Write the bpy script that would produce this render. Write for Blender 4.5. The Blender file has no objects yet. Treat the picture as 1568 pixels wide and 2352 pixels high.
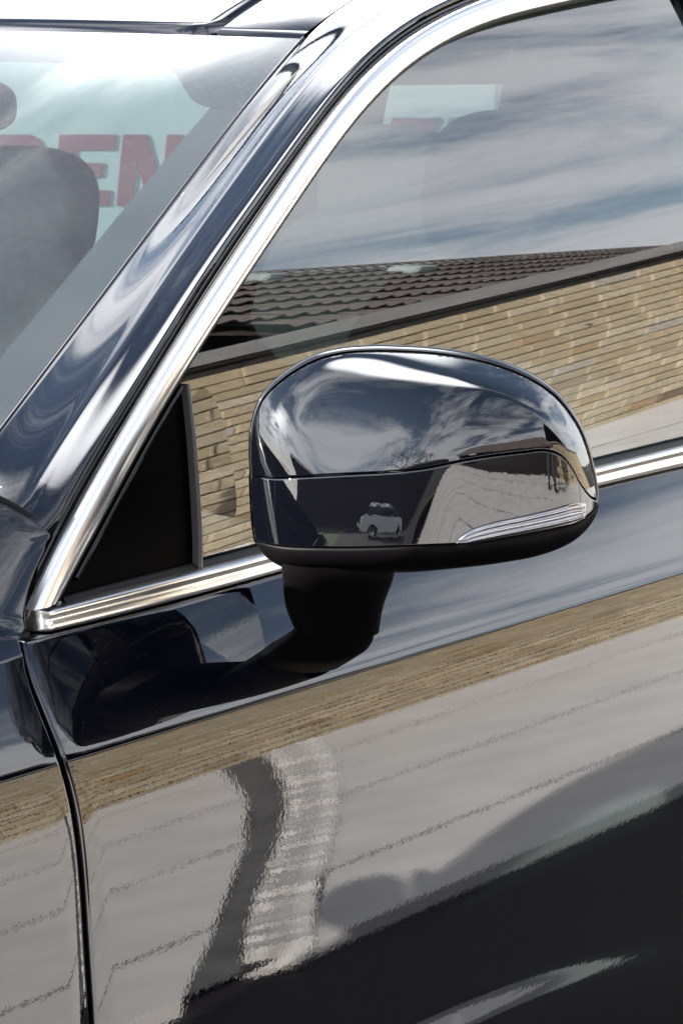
import bpy, bmesh, math, random, json
import numpy as np
from mathutils import Vector, Matrix, noise

# ------------------------------------------------------------------ camera, world, sun
SC = bpy.context.scene
COL = SC.collection
R = math.radians
cam_d = bpy.data.cameras.new("camera"); cam = bpy.data.objects.new("camera", cam_d); COL.objects.link(cam)
cam.location = (-1.6, -1.3, 1.45)
cam.rotation_euler = (R(90 - 10.1), 0, R(38 - 90))
cam_d.sensor_fit = 'HORIZONTAL'; cam_d.sensor_width = 24.0; cam_d.lens = 24.0 * 5800 / 1568
cam_d.clip_start = 0.05; cam_d.clip_end = 2000
cam_d.dof.use_dof = True; cam_d.dof.focus_distance = 2.02; cam_d.dof.aperture_fstop = 40
SC.camera = cam

SUN_EL, SUN_AZ = R(21.5), R(143)          # azimuth counted from +X towards +Y
sdir = Vector((math.cos(SUN_EL) * math.cos(SUN_AZ), math.cos(SUN_EL) * math.sin(SUN_AZ), math.sin(SUN_EL)))
sun_d = bpy.data.lights.new("sun", 'SUN'); sun = bpy.data.objects.new("sun", sun_d); COL.objects.link(sun)
sun_d.energy = 5.0; sun_d.angle = R(0.6); sun_d.color = (1.0, 0.95, 0.88)
sun.rotation_euler = sdir.to_track_quat('Z', 'Y').to_euler()
sun.location = sdir * 30

SC.view_settings.view_transform = 'Standard'; SC.view_settings.look = 'None'
SC.view_settings.gamma = 1.0; SC.view_settings.use_curve_mapping = False
SC.view_settings.exposure = 2.78

def build_world():
    w = bpy.data.worlds.new("World"); SC.world = w; w.use_nodes = True
    nt = w.node_tree; N = nt.nodes; L = nt.links
    for n in list(N): N.remove(n)
    out = N.new('ShaderNodeOutputWorld'); bg = N.new('ShaderNodeBackground'); bg.inputs['Strength'].default_value = 0.07
    sky = N.new('ShaderNodeTexSky'); sky.sky_type = 'NISHITA'; sky.sun_disc = False
    sky.sun_elevation = SUN_EL; sky.sun_rotation = R(90) - SUN_AZ; sky.air_density = 1.0; sky.dust_density = 0.15
    geo = N.new('ShaderNodeTexCoord')
    sep = N.new('ShaderNodeSeparateXYZ'); L.new(geo.outputs['Generated'], sep.inputs[0])
    def m(op, a, b=None, c=None, clamp=False):
        n = N.new('ShaderNodeMath'); n.operation = op; n.use_clamp = clamp
        for i, v in enumerate((a, b, c)):
            if v is None: continue
            if isinstance(v, (int, float)): n.inputs[i].default_value = v
            else: L.new(v, n.inputs[i])
        return n.outputs[0]
    z = m('MAXIMUM', sep.outputs[2], 0.0)
    zd = m('ADD', z, 0.16)
    px = m('DIVIDE', sep.outputs[0], zd); py = m('DIVIDE', sep.outputs[1], zd)
    com = N.new('ShaderNodeCombineXYZ'); L.new(px, com.inputs[0]); L.new(py, com.inputs[1])
    mp = N.new('ShaderNodeMapping'); L.new(com.outputs[0], mp.inputs[0])
    mp.inputs['Rotation'].default_value = (0, 0, R(24)); mp.inputs['Scale'].default_value = (0.75, 1.7, 1)
    mp.inputs['Location'].default_value = (3.1, 1.7, 0)
    nz = N.new('ShaderNodeTexNoise'); nz.inputs['Scale'].default_value = 1.15; nz.inputs['Detail'].default_value = 9
    nz.inputs['Roughness'].default_value = 0.63; nz.inputs['Distortion'].default_value = 0.5
    L.new(mp.outputs[0], nz.inputs['Vector'])
    rp = N.new('ShaderNodeMapRange'); rp.interpolation_type = 'SMOOTHSTEP'
    rp.inputs['From Min'].default_value = 0.42; rp.inputs['From Max'].default_value = 0.64
    hi = N.new('ShaderNodeMapRange'); hi.interpolation_type = 'SMOOTHSTEP'; hi.inputs['From Min'].default_value = .55; hi.inputs['From Max'].default_value = .95
    hi.inputs['To Max'].default_value = .05; L.new(sep.outputs[2], hi.inputs['Value'])
    lo = N.new('ShaderNodeMapRange'); lo.inputs['From Min'].default_value = .62; lo.inputs['From Max'].default_value = .12; lo.inputs['To Max'].default_value = .10; L.new(sep.outputs[2], lo.inputs['Value'])
    zv0 = N.new('ShaderNodeVectorMath'); zv0.operation = 'DOT_PRODUCT'; L.new(geo.outputs['Generated'], zv0.inputs[0]); zv0.inputs[1].default_value = Vector((.10, .16, .98)).normalized()
    zb0 = N.new('ShaderNodeMapRange'); zb0.interpolation_type = 'SMOOTHSTEP'; zb0.inputs['From Min'].default_value = .92; zb0.inputs['From Max'].default_value = .98; zb0.inputs['To Max'].default_value = .26; L.new(zv0.outputs['Value'], zb0.inputs['Value'])
    L.new(m('ADD', m('ADD', m('SUBTRACT', nz.outputs['Fac'], hi.outputs[0]), lo.outputs[0]), zb0.outputs[0]), rp.inputs['Value'])
    # towards the sun the cloud is thin and bright
    dotn = N.new('ShaderNodeVectorMath'); dotn.operation = 'DOT_PRODUCT'
    L.new(geo.outputs['Generated'], dotn.inputs[0]); dotn.inputs[1].default_value = sdir
    dp = m('MAXIMUM', dotn.outputs['Value'], 0.0)
    g1 = m('MULTIPLY', m('POWER', dp, 8.0), 5.0)
    g2 = m('MULTIPLY', m('POWER', dp, 60.0), 20.0)
    gl = m('ADD', m('ADD', g1, g2), 7.8)
    zv = N.new('ShaderNodeVectorMath'); zv.operation = 'DOT_PRODUCT'; L.new(geo.outputs['Generated'], zv.inputs[0]); zv.inputs[1].default_value = Vector((.10, .16, .98)).normalized()
    zb = N.new('ShaderNodeMapRange'); zb.interpolation_type = 'SMOOTHSTEP'; zb.inputs['From Min'].default_value = .93; zb.inputs['From Max'].default_value = .985; L.new(zv.outputs['Value'], zb.inputs['Value'])
    gl = m('ADD', gl, m('MULTIPLY', zb.outputs[0], 26.0))  # bright patch added overhead so the top of the mirror reflects white
    # bank of brightness added to the sky so the roof reflects white
    lobe = Vector((math.cos(R(38)) * math.cos(R(42)), math.cos(R(38)) * math.sin(R(42)), math.sin(R(38))))
    bv = N.new('ShaderNodeVectorMath'); bv.operation = 'DOT_PRODUCT'; L.new(geo.outputs['Generated'], bv.inputs[0]); bv.inputs[1].default_value = lobe
    bk = N.new('ShaderNodeMapRange'); bk.interpolation_type = 'SMOOTHSTEP'; bk.inputs['From Min'].default_value = .965; bk.inputs['From Max'].default_value = .985; L.new(bv.outputs['Value'], bk.inputs['Value'])
    gl = m('ADD', gl, m('MULTIPLY', bk.outputs[0], 20.0))
    cc = N.new('ShaderNodeCombineColor')
    L.new(m('MULTIPLY', gl, 0.98), cc.inputs[0]); L.new(gl, cc.inputs[1]); L.new(m('MULTIPLY', gl, 1.03), cc.inputs[2])
    mix = N.new('ShaderNodeMix'); mix.data_type = 'RGBA'
    L.new(m('ADD', m('MULTIPLY', rp.outputs[0], 0.86), m('MULTIPLY', bk.outputs[0], 0.5), None, True), mix.inputs['Factor'])
    hs = N.new('ShaderNodeHueSaturation'); hs.inputs['Saturation'].default_value = .88; hs.inputs['Value'].default_value = .66; L.new(sky.outputs[0], hs.inputs['Color'])
    L.new(hs.outputs[0], mix.inputs[6]); L.new(cc.outputs[0], mix.inputs[7])
    L.new(mix.outputs[2], bg.inputs['Color']); L.new(bg.outputs[0], out.inputs['Surface'])
build_world()

# ------------------------------------------------------------------ curves of the car, metres
D = {k: np.array(v) for k, v in json.loads('''{"CO":[[-0.24678,0.05943,1.03395],[-0.23678,0.06034,1.04768],[-0.22613,0.06139,1.06136],[-0.21445,0.06256,1.07462],[-0.20194,0.06383,1.0876],[-0.18885,0.06523,1.10049],[-0.17531,0.06675,1.11339],[-0.16139,0.06842,1.12633],[-0.14706,0.07021,1.13929],[-0.1323,0.07214,1.15225],[-0.11712,0.0742,1.16523],[-0.10152,0.07639,1.17824],[-0.08553,0.07869,1.19131],[-0.06916,0.08111,1.20448],[-0.05239,0.08365,1.21774],[-0.0352,0.08631,1.23111],[-0.01755,0.08909,1.24456],[0.00058,0.09199,1.25809],[0.01922,0.09501,1.27168],[0.03835,0.09815,1.28534],[0.05798,0.10142,1.29911],[0.07807,0.10483,1.31301],[0.0986,0.1084,1.32708],[0.11958,0.11215,1.34136],[0.14105,0.11607,1.35586],[0.16308,0.12018,1.37055],[0.18583,0.12443,1.38537],[0.20946,0.1288,1.40022],[0.23419,0.13322,1.41493],[0.26023,0.13761,1.42934],[0.28781,0.14192,1.44327],[0.31708,0.14606,1.45653],[0.34808,0.14993,1.46898],[0.38075,0.15346,1.48051],[0.41497,0.15658,1.49108],[0.45052,0.15928,1.5007],[0.48718,0.16158,1.50941],[0.52472,0.1635,1.51734],[0.56299,0.16509,1.52458],[0.64951,0.16754,1.53841],[0.76139,0.16926,1.5532],[0.87996,0.17009,1.56678],[1.00628,0.17051,1.58028],[1.14131,0.17073,1.59423],[1.28592,0.17067,1.60858],[1.44112,0.17029,1.6233],[1.6085,0.16984,1.6391]],"CI":[[-0.22165,0.05935,1.03517],[-0.21005,0.06014,1.04771],[-0.19785,0.06104,1.06018],[-0.18514,0.06206,1.07251],[-0.17221,0.0632,1.08488],[-0.15922,0.06449,1.09744],[-0.14619,0.06593,1.11021],[-0.13299,0.06753,1.12312],[-0.11945,0.06927,1.13609],[-0.10545,0.07113,1.14903],[-0.09089,0.07312,1.1619],[-0.07574,0.07521,1.17471],[-0.06004,0.07739,1.18746],[-0.04381,0.07967,1.20021],[-0.02708,0.08204,1.21299],[-0.0099,0.08451,1.22583],[0.00771,0.0871,1.23876],[0.02574,0.0898,1.25179],[0.04418,0.09262,1.26494],[0.06302,0.09558,1.2782],[0.08223,0.09866,1.29161],[0.10183,0.10189,1.30516],[0.12182,0.10527,1.31888],[0.14224,0.10881,1.33278],[0.16316,0.1125,1.34686],[0.18469,0.11635,1.36107],[0.20697,0.12032,1.37536],[0.23019,0.12437,1.38963],[0.25453,0.12846,1.40375],[0.28018,0.1325,1.41755],[0.30729,0.13641,1.43086],[0.33598,0.14012,1.44348],[0.36632,0.14355,1.45523],[0.39823,0.1466,1.46597],[0.43157,0.14921,1.47562],[0.46615,0.15135,1.48414],[0.50175,0.15301,1.49159],[0.53818,0.15425,1.49809],[0.65939,0.15634,1.51497],[0.76772,0.1574,1.52822],[0.88276,0.15812,1.54133],[1.00534,0.15872,1.55492],[1.13623,0.1592,1.56909],[1.27604,0.15933,1.58334],[1.42574,0.15907,1.59775],[1.58679,0.15877,1.61317]],"P":[[-0.22463,0.07022,1.07023],[-0.21378,0.07148,1.08333],[-0.20215,0.07287,1.09633],[-0.18976,0.07435,1.10903],[-0.17664,0.07593,1.12149],[-0.16282,0.07759,1.13382],[-0.14839,0.07937,1.1461],[-0.13345,0.08125,1.15837],[-0.11814,0.08325,1.17068],[-0.10256,0.08537,1.18307],[-0.08681,0.0876,1.19559],[-0.0709,0.08997,1.20828],[-0.0548,0.09247,1.22115],[-0.03843,0.09511,1.2342],[-0.0217,0.09788,1.24738],[-0.00451,0.10077,1.26065],[0.01325,0.10377,1.27397],[0.0316,0.10687,1.28729],[0.05057,0.11006,1.30061],[0.07012,0.11334,1.31394],[0.09022,0.11673,1.32733],[0.1108,0.12026,1.34083],[0.13184,0.12393,1.35451],[0.15334,0.12778,1.3684],[0.17537,0.13181,1.38251],[0.19804,0.13599,1.39679],[0.2215,0.14031,1.41116],[0.24597,0.14469,1.42546],[0.27169,0.14908,1.4395],[0.29885,0.1534,1.45309],[0.32758,0.15754,1.466],[0.35792,0.16139,1.47807],[0.38982,0.16484,1.48916],[0.42316,0.16784,1.4992],[0.45774,0.17038,1.50821],[0.49334,0.17245,1.51625],[0.52977,0.17412,1.52345],[0.56686,0.17546,1.52997],[0.63131,0.17712,1.53989],[0.74654,0.17861,1.5545],[0.86924,0.17958,1.56876],[1.0003,0.18016,1.58305],[1.14066,0.18041,1.5976],[1.29134,0.18035,1.61254],[1.45348,0.1799,1.62784],[1.62888,0.17936,1.64427]],"T0":[[-0.24821,0.05833,1.01338],[-0.20379,0.05812,1.01285],[-0.15788,0.05795,1.01277],[-0.11039,0.05781,1.01307],[-0.06122,0.05769,1.01371],[-0.01026,0.05759,1.01464],[0.04261,0.05751,1.01579],[0.09752,0.05744,1.01709],[0.1546,0.05738,1.01846],[0.21403,0.05731,1.01984],[0.27597,0.05725,1.02114],[0.34063,0.05719,1.02229],[0.40822,0.05713,1.02322],[0.47897,0.05708,1.02387],[0.55313,0.05703,1.02417],[0.63097,0.057,1.02409],[0.7128,0.05698,1.0236],[0.79891,0.05699,1.02268],[0.88966,0.05702,1.02135],[0.98539,0.05709,1.01966],[1.08648,0.05721,1.01769],[1.19331,0.05738,1.01557],[1.30618,0.05757,1.0135],[1.42543,0.05776,1.01173]],"T1":[[-0.2435,0.06026,1.0316],[-0.19937,0.06004,1.03233],[-0.15363,0.05982,1.03301],[-0.10619,0.05961,1.03369],[-0.05699,0.05941,1.03442],[-0.00592,0.05922,1.03521],[0.04712,0.05905,1.03607],[0.10224,0.05889,1.03701],[0.15957,0.05875,1.03801],[0.21926,0.05863,1.03906],[0.28147,0.05852,1.04014],[0.34636,0.05843,1.04122],[0.41411,0.05835,1.04227],[0.48494,0.05826,1.04327],[0.55907,0.05819,1.04418],[0.63675,0.05812,1.04498],[0.71826,0.05806,1.04566],[0.80389,0.05802,1.04622],[0.89394,0.05799,1.04669],[0.98875,0.05798,1.0471],[1.08866,0.058,1.04753],[1.19402,0.05804,1.0481],[1.3052,0.05812,1.04895],[1.42255,0.05822,1.05032]],"W":[[-0.32867,0.13245,1.0609],[-0.30549,0.13872,1.07343],[-0.28197,0.14517,1.08634],[-0.258,0.15178,1.09957],[-0.23354,0.15854,1.11307],[-0.20855,0.16542,1.12684],[-0.18298,0.17244,1.14088],[-0.15684,0.17959,1.15519],[-0.1301,0.1869,1.16979],[-0.10277,0.19436,1.18471],[-0.07483,0.20199,1.19997],[-0.04628,0.2098,1.2156],[-0.01712,0.21781,1.23161],[0.01268,0.22601,1.24803],[0.04314,0.23442,1.26485],[0.0743,0.24304,1.28209],[0.1062,0.25187,1.29974],[0.1389,0.26089,1.31779],[0.17246,0.27012,1.33623],[0.20696,0.27953,1.35506],[0.24248,0.28912,1.37425],[0.2791,0.2989,1.39379],[0.31688,0.30884,1.41369],[0.35589,0.31897,1.43394],[0.39619,0.32929,1.45458],[0.43776,0.33982,1.47565]],"GAP":[[-0.25563,0.05651,1.01545],[-0.26459,0.04893,1.00528],[-0.27014,0.04153,0.99511],[-0.27339,0.03431,0.98492],[-0.2752,0.02725,0.97471],[-0.27623,0.02035,0.96446],[-0.27697,0.0136,0.95419],[-0.27764,0.00715,0.94384],[-0.27815,0.00132,0.9333],[-0.27708,-0.00235,0.92194],[-0.27544,-0.00483,0.9101],[-0.27398,-0.00681,0.89807],[-0.27277,-0.00842,0.88589],[-0.27188,-0.0098,0.87363],[-0.27144,-0.01113,0.86136],[-0.27132,-0.01242,0.84908],[-0.27145,-0.01367,0.8368],[-0.27172,-0.01486,0.82452],[-0.27205,-0.01602,0.81222],[-0.2724,-0.01713,0.7999],[-0.2727,-0.01819,0.78756],[-0.27296,-0.01921,0.77521],[-0.27315,-0.02019,0.76283],[-0.27331,-0.02113,0.75043],[-0.27347,-0.02202,0.738],[-0.27366,-0.02286,0.72556],[-0.27392,-0.02367,0.71309],[-0.27431,-0.02443,0.70059],[-0.27482,-0.02514,0.68807],[-0.27546,-0.02583,0.67551]],"GAPU":[[-0.24754,0.06429,1.01273],[-0.24652,0.06458,1.0189],[-0.24538,0.06489,1.02505],[-0.244,0.06524,1.03113],[-0.24139,0.06559,1.03684],[-0.2383,0.06595,1.0424],[-0.23511,0.06634,1.04793],[-0.23156,0.06675,1.05332],[-0.22748,0.06715,1.05848],[-0.22316,0.06757,1.06357],[-0.21891,0.06801,1.06871],[-0.21451,0.06848,1.07382],[-0.21086,0.06901,1.07925],[-0.20826,0.06962,1.08509]],"SEAM":[[-0.25279,0.12885,1.12763],[-0.25023,0.12508,1.12556],[-0.24763,0.12137,1.12347],[-0.24498,0.11771,1.12138],[-0.24226,0.1141,1.11928],[-0.23946,0.11055,1.1172],[-0.2366,0.10706,1.11511],[-0.23371,0.10363,1.11296],[-0.23074,0.10025,1.11081],[-0.22773,0.09694,1.10862],[-0.22475,0.09369,1.10629],[-0.22187,0.0905,1.10377],[-0.21908,0.08737,1.10105],[-0.2163,0.08431,1.0982],[-0.21345,0.08134,1.09532],[-0.21042,0.07846,1.09248],[-0.20766,0.07569,1.08932],[-0.2054,0.07306,1.08565]],"WX":[[0.4649,0.345,1.4887],[0.5179,0.345,1.5138],[0.6159,0.345,1.5439],[0.7636,0.345,1.5682],[1.0585,0.345,1.6008]],"MO":[[-0.13899,-0.01212],[-0.13881,-0.00556],[-0.13858,0.00098],[-0.1379,0.00747],[-0.13681,0.01394],[-0.13524,0.02028],[-0.13315,0.02649],[-0.13054,0.03253],[-0.12717,0.03804],[-0.12286,0.04289],[-0.118,0.0473],[-0.11304,0.05149],[-0.10785,0.0554],[-0.10246,0.05901],[-0.09691,0.06231],[-0.09117,0.06533],[-0.08527,0.06799],[-0.07923,0.07016],[-0.07301,0.07181],[-0.06668,0.07307],[-0.06032,0.07404],[-0.05394,0.07468],[-0.04752,0.07505],[-0.0411,0.07528],[-0.03469,0.07539],[-0.02827,0.07533],[-0.02186,0.07517],[-0.01545,0.07496],[-0.00904,0.07472],[-0.00263,0.0744],[0.00376,0.07398],[0.01014,0.07342],[0.01651,0.07273],[0.02287,0.07191],[0.02921,0.07096],[0.03552,0.06984],[0.04181,0.06857],[0.04806,0.06715],[0.05427,0.06553],[0.06042,0.0637],[0.06652,0.06169],[0.07255,0.05945],[0.07847,0.05698],[0.08434,0.0543],[0.09006,0.05134],[0.09555,0.048],[0.10088,0.04431],[0.10591,0.04025],[0.11051,0.03573],[0.11474,0.03079],[0.11865,0.02562],[0.12227,0.02021],[0.12554,0.01458],[0.12842,0.00875],[0.13092,0.00272],[0.13313,-0.00342],[0.13499,-0.00967],[0.13662,-0.01601],[0.13818,-0.02236],[0.1396,-0.02876],[0.14069,-0.03522],[0.1416,-0.04177],[0.14164,-0.04828],[0.1405,-0.05479],[0.13815,-0.06083],[0.13447,-0.06625],[0.13016,-0.07111],[0.12525,-0.07539],[0.11994,-0.07909],[0.11423,-0.08217],[0.10831,-0.0848],[0.10223,-0.08702],[0.096,-0.08884],[0.08972,-0.09043],[0.08337,-0.09169],[0.07696,-0.09269],[0.07053,-0.09359],[0.06411,-0.0945],[0.05767,-0.09535],[0.05123,-0.09613],[0.04478,-0.09686],[0.03832,-0.09756],[0.03186,-0.09825],[0.02539,-0.0989],[0.01892,-0.09951],[0.01244,-0.10006],[0.00596,-0.10055],[-0.00053,-0.101],[-0.00703,-0.10139],[-0.01353,-0.10173],[-0.02004,-0.10203],[-0.02654,-0.10227],[-0.03305,-0.10246],[-0.03957,-0.10259],[-0.04609,-0.10269],[-0.05261,-0.10274],[-0.05912,-0.10277],[-0.06565,-0.10282],[-0.07218,-0.10289],[-0.07871,-0.10289],[-0.08524,-0.10277],[-0.09174,-0.10244],[-0.09831,-0.10204],[-0.10494,-0.10168],[-0.1113,-0.10049],[-0.11721,-0.09784],[-0.12268,-0.0941],[-0.12709,-0.08936],[-0.13054,-0.08365],[-0.13312,-0.07765],[-0.13463,-0.07125],[-0.13554,-0.06461],[-0.13639,-0.05804],[-0.13707,-0.05149],[-0.13754,-0.04492],[-0.1379,-0.03834],[-0.13826,-0.03178],[-0.13853,-0.02522],[-0.13875,-0.01867],[-0.13899,-0.01212]],"MS":[[-0.14223,-0.028],[-0.13709,-0.02849],[-0.13196,-0.02898],[-0.12683,-0.02959],[-0.12171,-0.03017],[-0.11657,-0.03048],[-0.11142,-0.03047],[-0.10625,-0.03025],[-0.10109,-0.02994],[-0.09592,-0.02962],[-0.09077,-0.02937],[-0.08562,-0.02912],[-0.08047,-0.02883],[-0.07532,-0.02853],[-0.07017,-0.02822],[-0.06503,-0.02791],[-0.05988,-0.0276],[-0.05474,-0.02733],[-0.04959,-0.02707],[-0.04445,-0.02684],[-0.0393,-0.02659],[-0.03416,-0.02631],[-0.02903,-0.02598],[-0.0239,-0.02558],[-0.01877,-0.02514],[-0.01365,-0.02468],[-0.00853,-0.02416],[-0.00343,-0.02355],[0.00165,-0.02279],[0.0067,-0.02185],[0.01173,-0.02078],[0.01674,-0.01965],[0.02176,-0.01854],[0.02679,-0.01752],[0.03182,-0.01654],[0.03686,-0.01558],[0.0419,-0.01465],[0.04695,-0.01376],[0.05201,-0.01292],[0.05707,-0.01214],[0.06213,-0.01141],[0.06721,-0.01073],[0.07229,-0.01009],[0.07737,-0.00949],[0.08246,-0.00888],[0.08759,-0.00803],[0.09268,-0.00752],[0.0977,-0.00802],[0.10275,-0.00938],[0.10743,-0.01154],[0.11135,-0.01473],[0.11472,-0.01878],[0.1178,-0.02308],[0.12043,-0.02756],[0.12286,-0.0322],[0.1258,-0.03647],[0.12923,-0.04051],[0.13322,-0.04368],[0.13803,-0.04544],[0.14308,-0.0468]],"MK":[[-0.14258,-0.07979],[-0.13766,-0.08055],[-0.13273,-0.08134],[-0.12783,-0.08225],[-0.12293,-0.0832],[-0.11803,-0.08408],[-0.1131,-0.08477],[-0.10815,-0.08524],[-0.10318,-0.08555],[-0.09819,-0.08571],[-0.09319,-0.08579],[-0.08819,-0.08579],[-0.08319,-0.08577],[-0.0782,-0.08576],[-0.07322,-0.08577],[-0.06824,-0.08574],[-0.06325,-0.08568],[-0.05827,-0.08558],[-0.05329,-0.08545],[-0.04831,-0.0853],[-0.04333,-0.08512],[-0.03835,-0.08494],[-0.03338,-0.08474],[-0.02841,-0.08452],[-0.02344,-0.08426],[-0.01847,-0.08399],[-0.0135,-0.08371],[-0.00854,-0.08344],[-0.00357,-0.08318],[0.0014,-0.08297],[0.00636,-0.0828],[0.01133,-0.08264],[0.0163,-0.08247],[0.02126,-0.08224],[0.02621,-0.08193],[0.03116,-0.08154],[0.03611,-0.08109],[0.04105,-0.08058],[0.04597,-0.08],[0.05088,-0.07932],[0.05578,-0.07853],[0.06066,-0.07766],[0.06553,-0.07674],[0.0704,-0.07578],[0.07526,-0.07482],[0.08012,-0.07387],[0.08499,-0.07296],[0.08986,-0.07208],[0.09472,-0.07118],[0.09957,-0.07021],[0.1044,-0.06915],[0.10926,-0.06809],[0.1142,-0.06715],[0.11907,-0.06601],[0.12368,-0.06436],[0.12788,-0.06192],[0.13173,-0.05879],[0.13554,-0.0556],[0.13934,-0.05244],[0.14312,-0.04926]],"ST":[[0.02706,-0.07974],[0.02933,-0.07757],[0.03162,-0.07545],[0.03408,-0.07356],[0.03672,-0.07192],[0.03949,-0.07047],[0.0423,-0.06915],[0.04516,-0.06798],[0.0481,-0.06699],[0.05108,-0.06613],[0.05408,-0.06532],[0.05707,-0.0645],[0.06005,-0.06372],[0.06306,-0.063],[0.06608,-0.06233],[0.0691,-0.06169],[0.07213,-0.06106],[0.07516,-0.06043],[0.07818,-0.05978],[0.08119,-0.0591],[0.08419,-0.0584],[0.0872,-0.05769],[0.0902,-0.05698],[0.0932,-0.05626],[0.0962,-0.05554],[0.0992,-0.05481],[0.10219,-0.05408],[0.10518,-0.05335],[0.10817,-0.05249],[0.11113,-0.0515],[0.1141,-0.05053],[0.11708,-0.04971],[0.12008,-0.04917],[0.12312,-0.04905],[0.12619,-0.04934],[0.12927,-0.0497]],"SB":[[0.02707,-0.0808],[0.03004,-0.08099],[0.03301,-0.08112],[0.03596,-0.081],[0.0389,-0.08061],[0.04183,-0.08008],[0.04476,-0.07952],[0.04769,-0.07901],[0.05061,-0.07848],[0.05352,-0.07792],[0.05643,-0.07735],[0.05934,-0.07678],[0.06225,-0.07621],[0.06517,-0.07565],[0.06808,-0.0751],[0.07099,-0.07455],[0.0739,-0.074],[0.07681,-0.07344],[0.07972,-0.07288],[0.08263,-0.07233],[0.08554,-0.07177],[0.08845,-0.07123],[0.09135,-0.07068],[0.09426,-0.07012],[0.09716,-0.06955],[0.10006,-0.06897],[0.10296,-0.06837],[0.10585,-0.06775],[0.10875,-0.06717],[0.11167,-0.0666],[0.11457,-0.06599],[0.11744,-0.06529],[0.12025,-0.06444],[0.12301,-0.06339],[0.12571,-0.0622],[0.12842,-0.06101]],"MC":[0.00597,-0.05364],"STEM":[[-0.0488,-0.085,1.0607,0.046],[-0.043,-0.08,1.045,0.0445],[-0.0195,-0.058,1.0149,0.04],[0.0075,-0.04,0.9858,0.0345]],"FOOT":[[-0.0004,-0.043,0.9913,0.032],[0.0063,-0.034,0.9822,0.036],[0.0152,-0.014,0.9681,0.042],[0.018,0.008,0.9568,0.047],[0.0339,0.045,0.9408,0.054]]}''').items()}

# ------------------------------------------------------------------ helpers
def mat(name, base=(.5, .5, .5), rough=.5, metal=0, coat=0, coat_rough=0.0, coat_ior=1.5, spec=.5, ior=1.5):
    m = bpy.data.materials.new(name); m.use_nodes = True
    p = m.node_tree.nodes['Principled BSDF']
    p.inputs['Base Color'].default_value = (*base, 1); p.inputs['Roughness'].default_value = rough
    p.inputs['Metallic'].default_value = metal; p.inputs['Coat Weight'].default_value = coat
    p.inputs['Coat Roughness'].default_value = coat_rough; p.inputs['Coat IOR'].default_value = coat_ior
    p.inputs['Specular IOR Level'].default_value = spec; p.inputs['IOR'].default_value = ior
    return m, p
def node(m, t, **kw):
    n = m.node_tree.nodes.new(t)
    for k, v in kw.items():
        if hasattr(n, k) and not k[0].isupper(): setattr(n, k, v)
        else: n.inputs[k.replace('_', ' ')].default_value = v
    return n
def lk(m, a, b): m.node_tree.links.new(a, b)
def noise_color(m, p, c0, c1, scale, detail=6, stretch=None, sock='Base Color', lo=.35, hi=.65, coords='Object'):
    tc = node(m, 'ShaderNodeTexCoord'); src = tc.outputs[coords]
    if stretch:
        mp = node(m, 'ShaderNodeMapping'); mp.inputs['Scale'].default_value = stretch; lk(m, src, mp.inputs[0]); src = mp.outputs[0]
    nz = node(m, 'ShaderNodeTexNoise', Scale=scale, Detail=detail); lk(m, src, nz.inputs['Vector'])
    mr = node(m, 'ShaderNodeMapRange'); mr.inputs['From Min'].default_value = lo; mr.inputs['From Max'].default_value = hi
    lk(m, nz.outputs['Fac'], mr.inputs['Value'])
    mx = node(m, 'ShaderNodeMix', data_type='RGBA'); mx.inputs[6].default_value = (*c0, 1); mx.inputs[7].default_value = (*c1, 1)
    lk(m, mr.outputs[0], mx.inputs['Factor']); lk(m, mx.outputs[2], p.inputs[sock])
    return nz, mx
def bump(m, p, scale, dist, strength=1, detail=3, sock='Normal', stretch=None):
    tc = node(m, 'ShaderNodeTexCoord'); src = tc.outputs['Object']
    if stretch:
        mp = node(m, 'ShaderNodeMapping'); mp.inputs['Scale'].default_value = stretch; lk(m, src, mp.inputs[0]); src = mp.outputs[0]
    nz = node(m, 'ShaderNodeTexNoise', Scale=scale, Detail=detail); lk(m, src, nz.inputs['Vector'])
    b = node(m, 'ShaderNodeBump', Distance=dist, Strength=strength); lk(m, nz.outputs['Fac'], b.inputs['Height'])
    lk(m, b.outputs[0], p.inputs[sock]); return b

M = {}
# black-blue clearcoat paint, faint orange peel
m, p = mat('black_paint', (.0012, .0014, .0028), .5, 0, 1.0, 0.003, 1.66, 0.0)
bump(m, p, 260, .000013, 1, 2, 'Coat Normal'); 
def dust(m, p, scale=700, lo=.735, amt=.035):
    tc = node(m, 'ShaderNodeTexCoord'); nz = node(m, 'ShaderNodeTexNoise', Scale=scale, Detail=1.0); lk(m, tc.outputs['Object'], nz.inputs['Vector'])
    mr = node(m, 'ShaderNodeMapRange'); mr.inputs['From Min'].default_value = lo; mr.inputs['From Max'].default_value = lo + .05; lk(m, nz.outputs['Fac'], mr.inputs['Value'])
    mx = node(m, 'ShaderNodeMix', data_type='RGBA'); mx.inputs[6].default_value = p.inputs['Base Color'].default_value[:]; mx.inputs[7].default_value = (amt, amt, amt, 1)
    lk(m, mr.outputs[0], mx.inputs['Factor']); lk(m, mx.outputs[2], p.inputs['Base Color'])
dust(m, p); M['paint'] = m
m, p = mat('gloss_black', (.0008, .0008, .001), .5, 0, 1.0, 0.0, 1.5, 0.0); M['gloss'] = m
m, p = mat('sail_black', (.0006, .0006, .0008), .5, 0, 0.0, 0.03, 1.25, 0.02); M['sail'] = m
m, p = mat('mirror_paint', (.001, .0012, .002), .5, 0, 1.0, 0.0, 1.75, 0.0)
bump(m, p, 320, .000012, 1, 2, 'Coat Normal'); M['mpaint'] = m
m, p = mat('grained_plastic', (.0012, .0010, .0013), .5, spec=.06); bump(m, p, 1800, .00008, .5, 2); M['plastic'] = m
m, p = mat('rubber', (.006, .006, .006), .55, spec=.3); M['rubber'] = m
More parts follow.
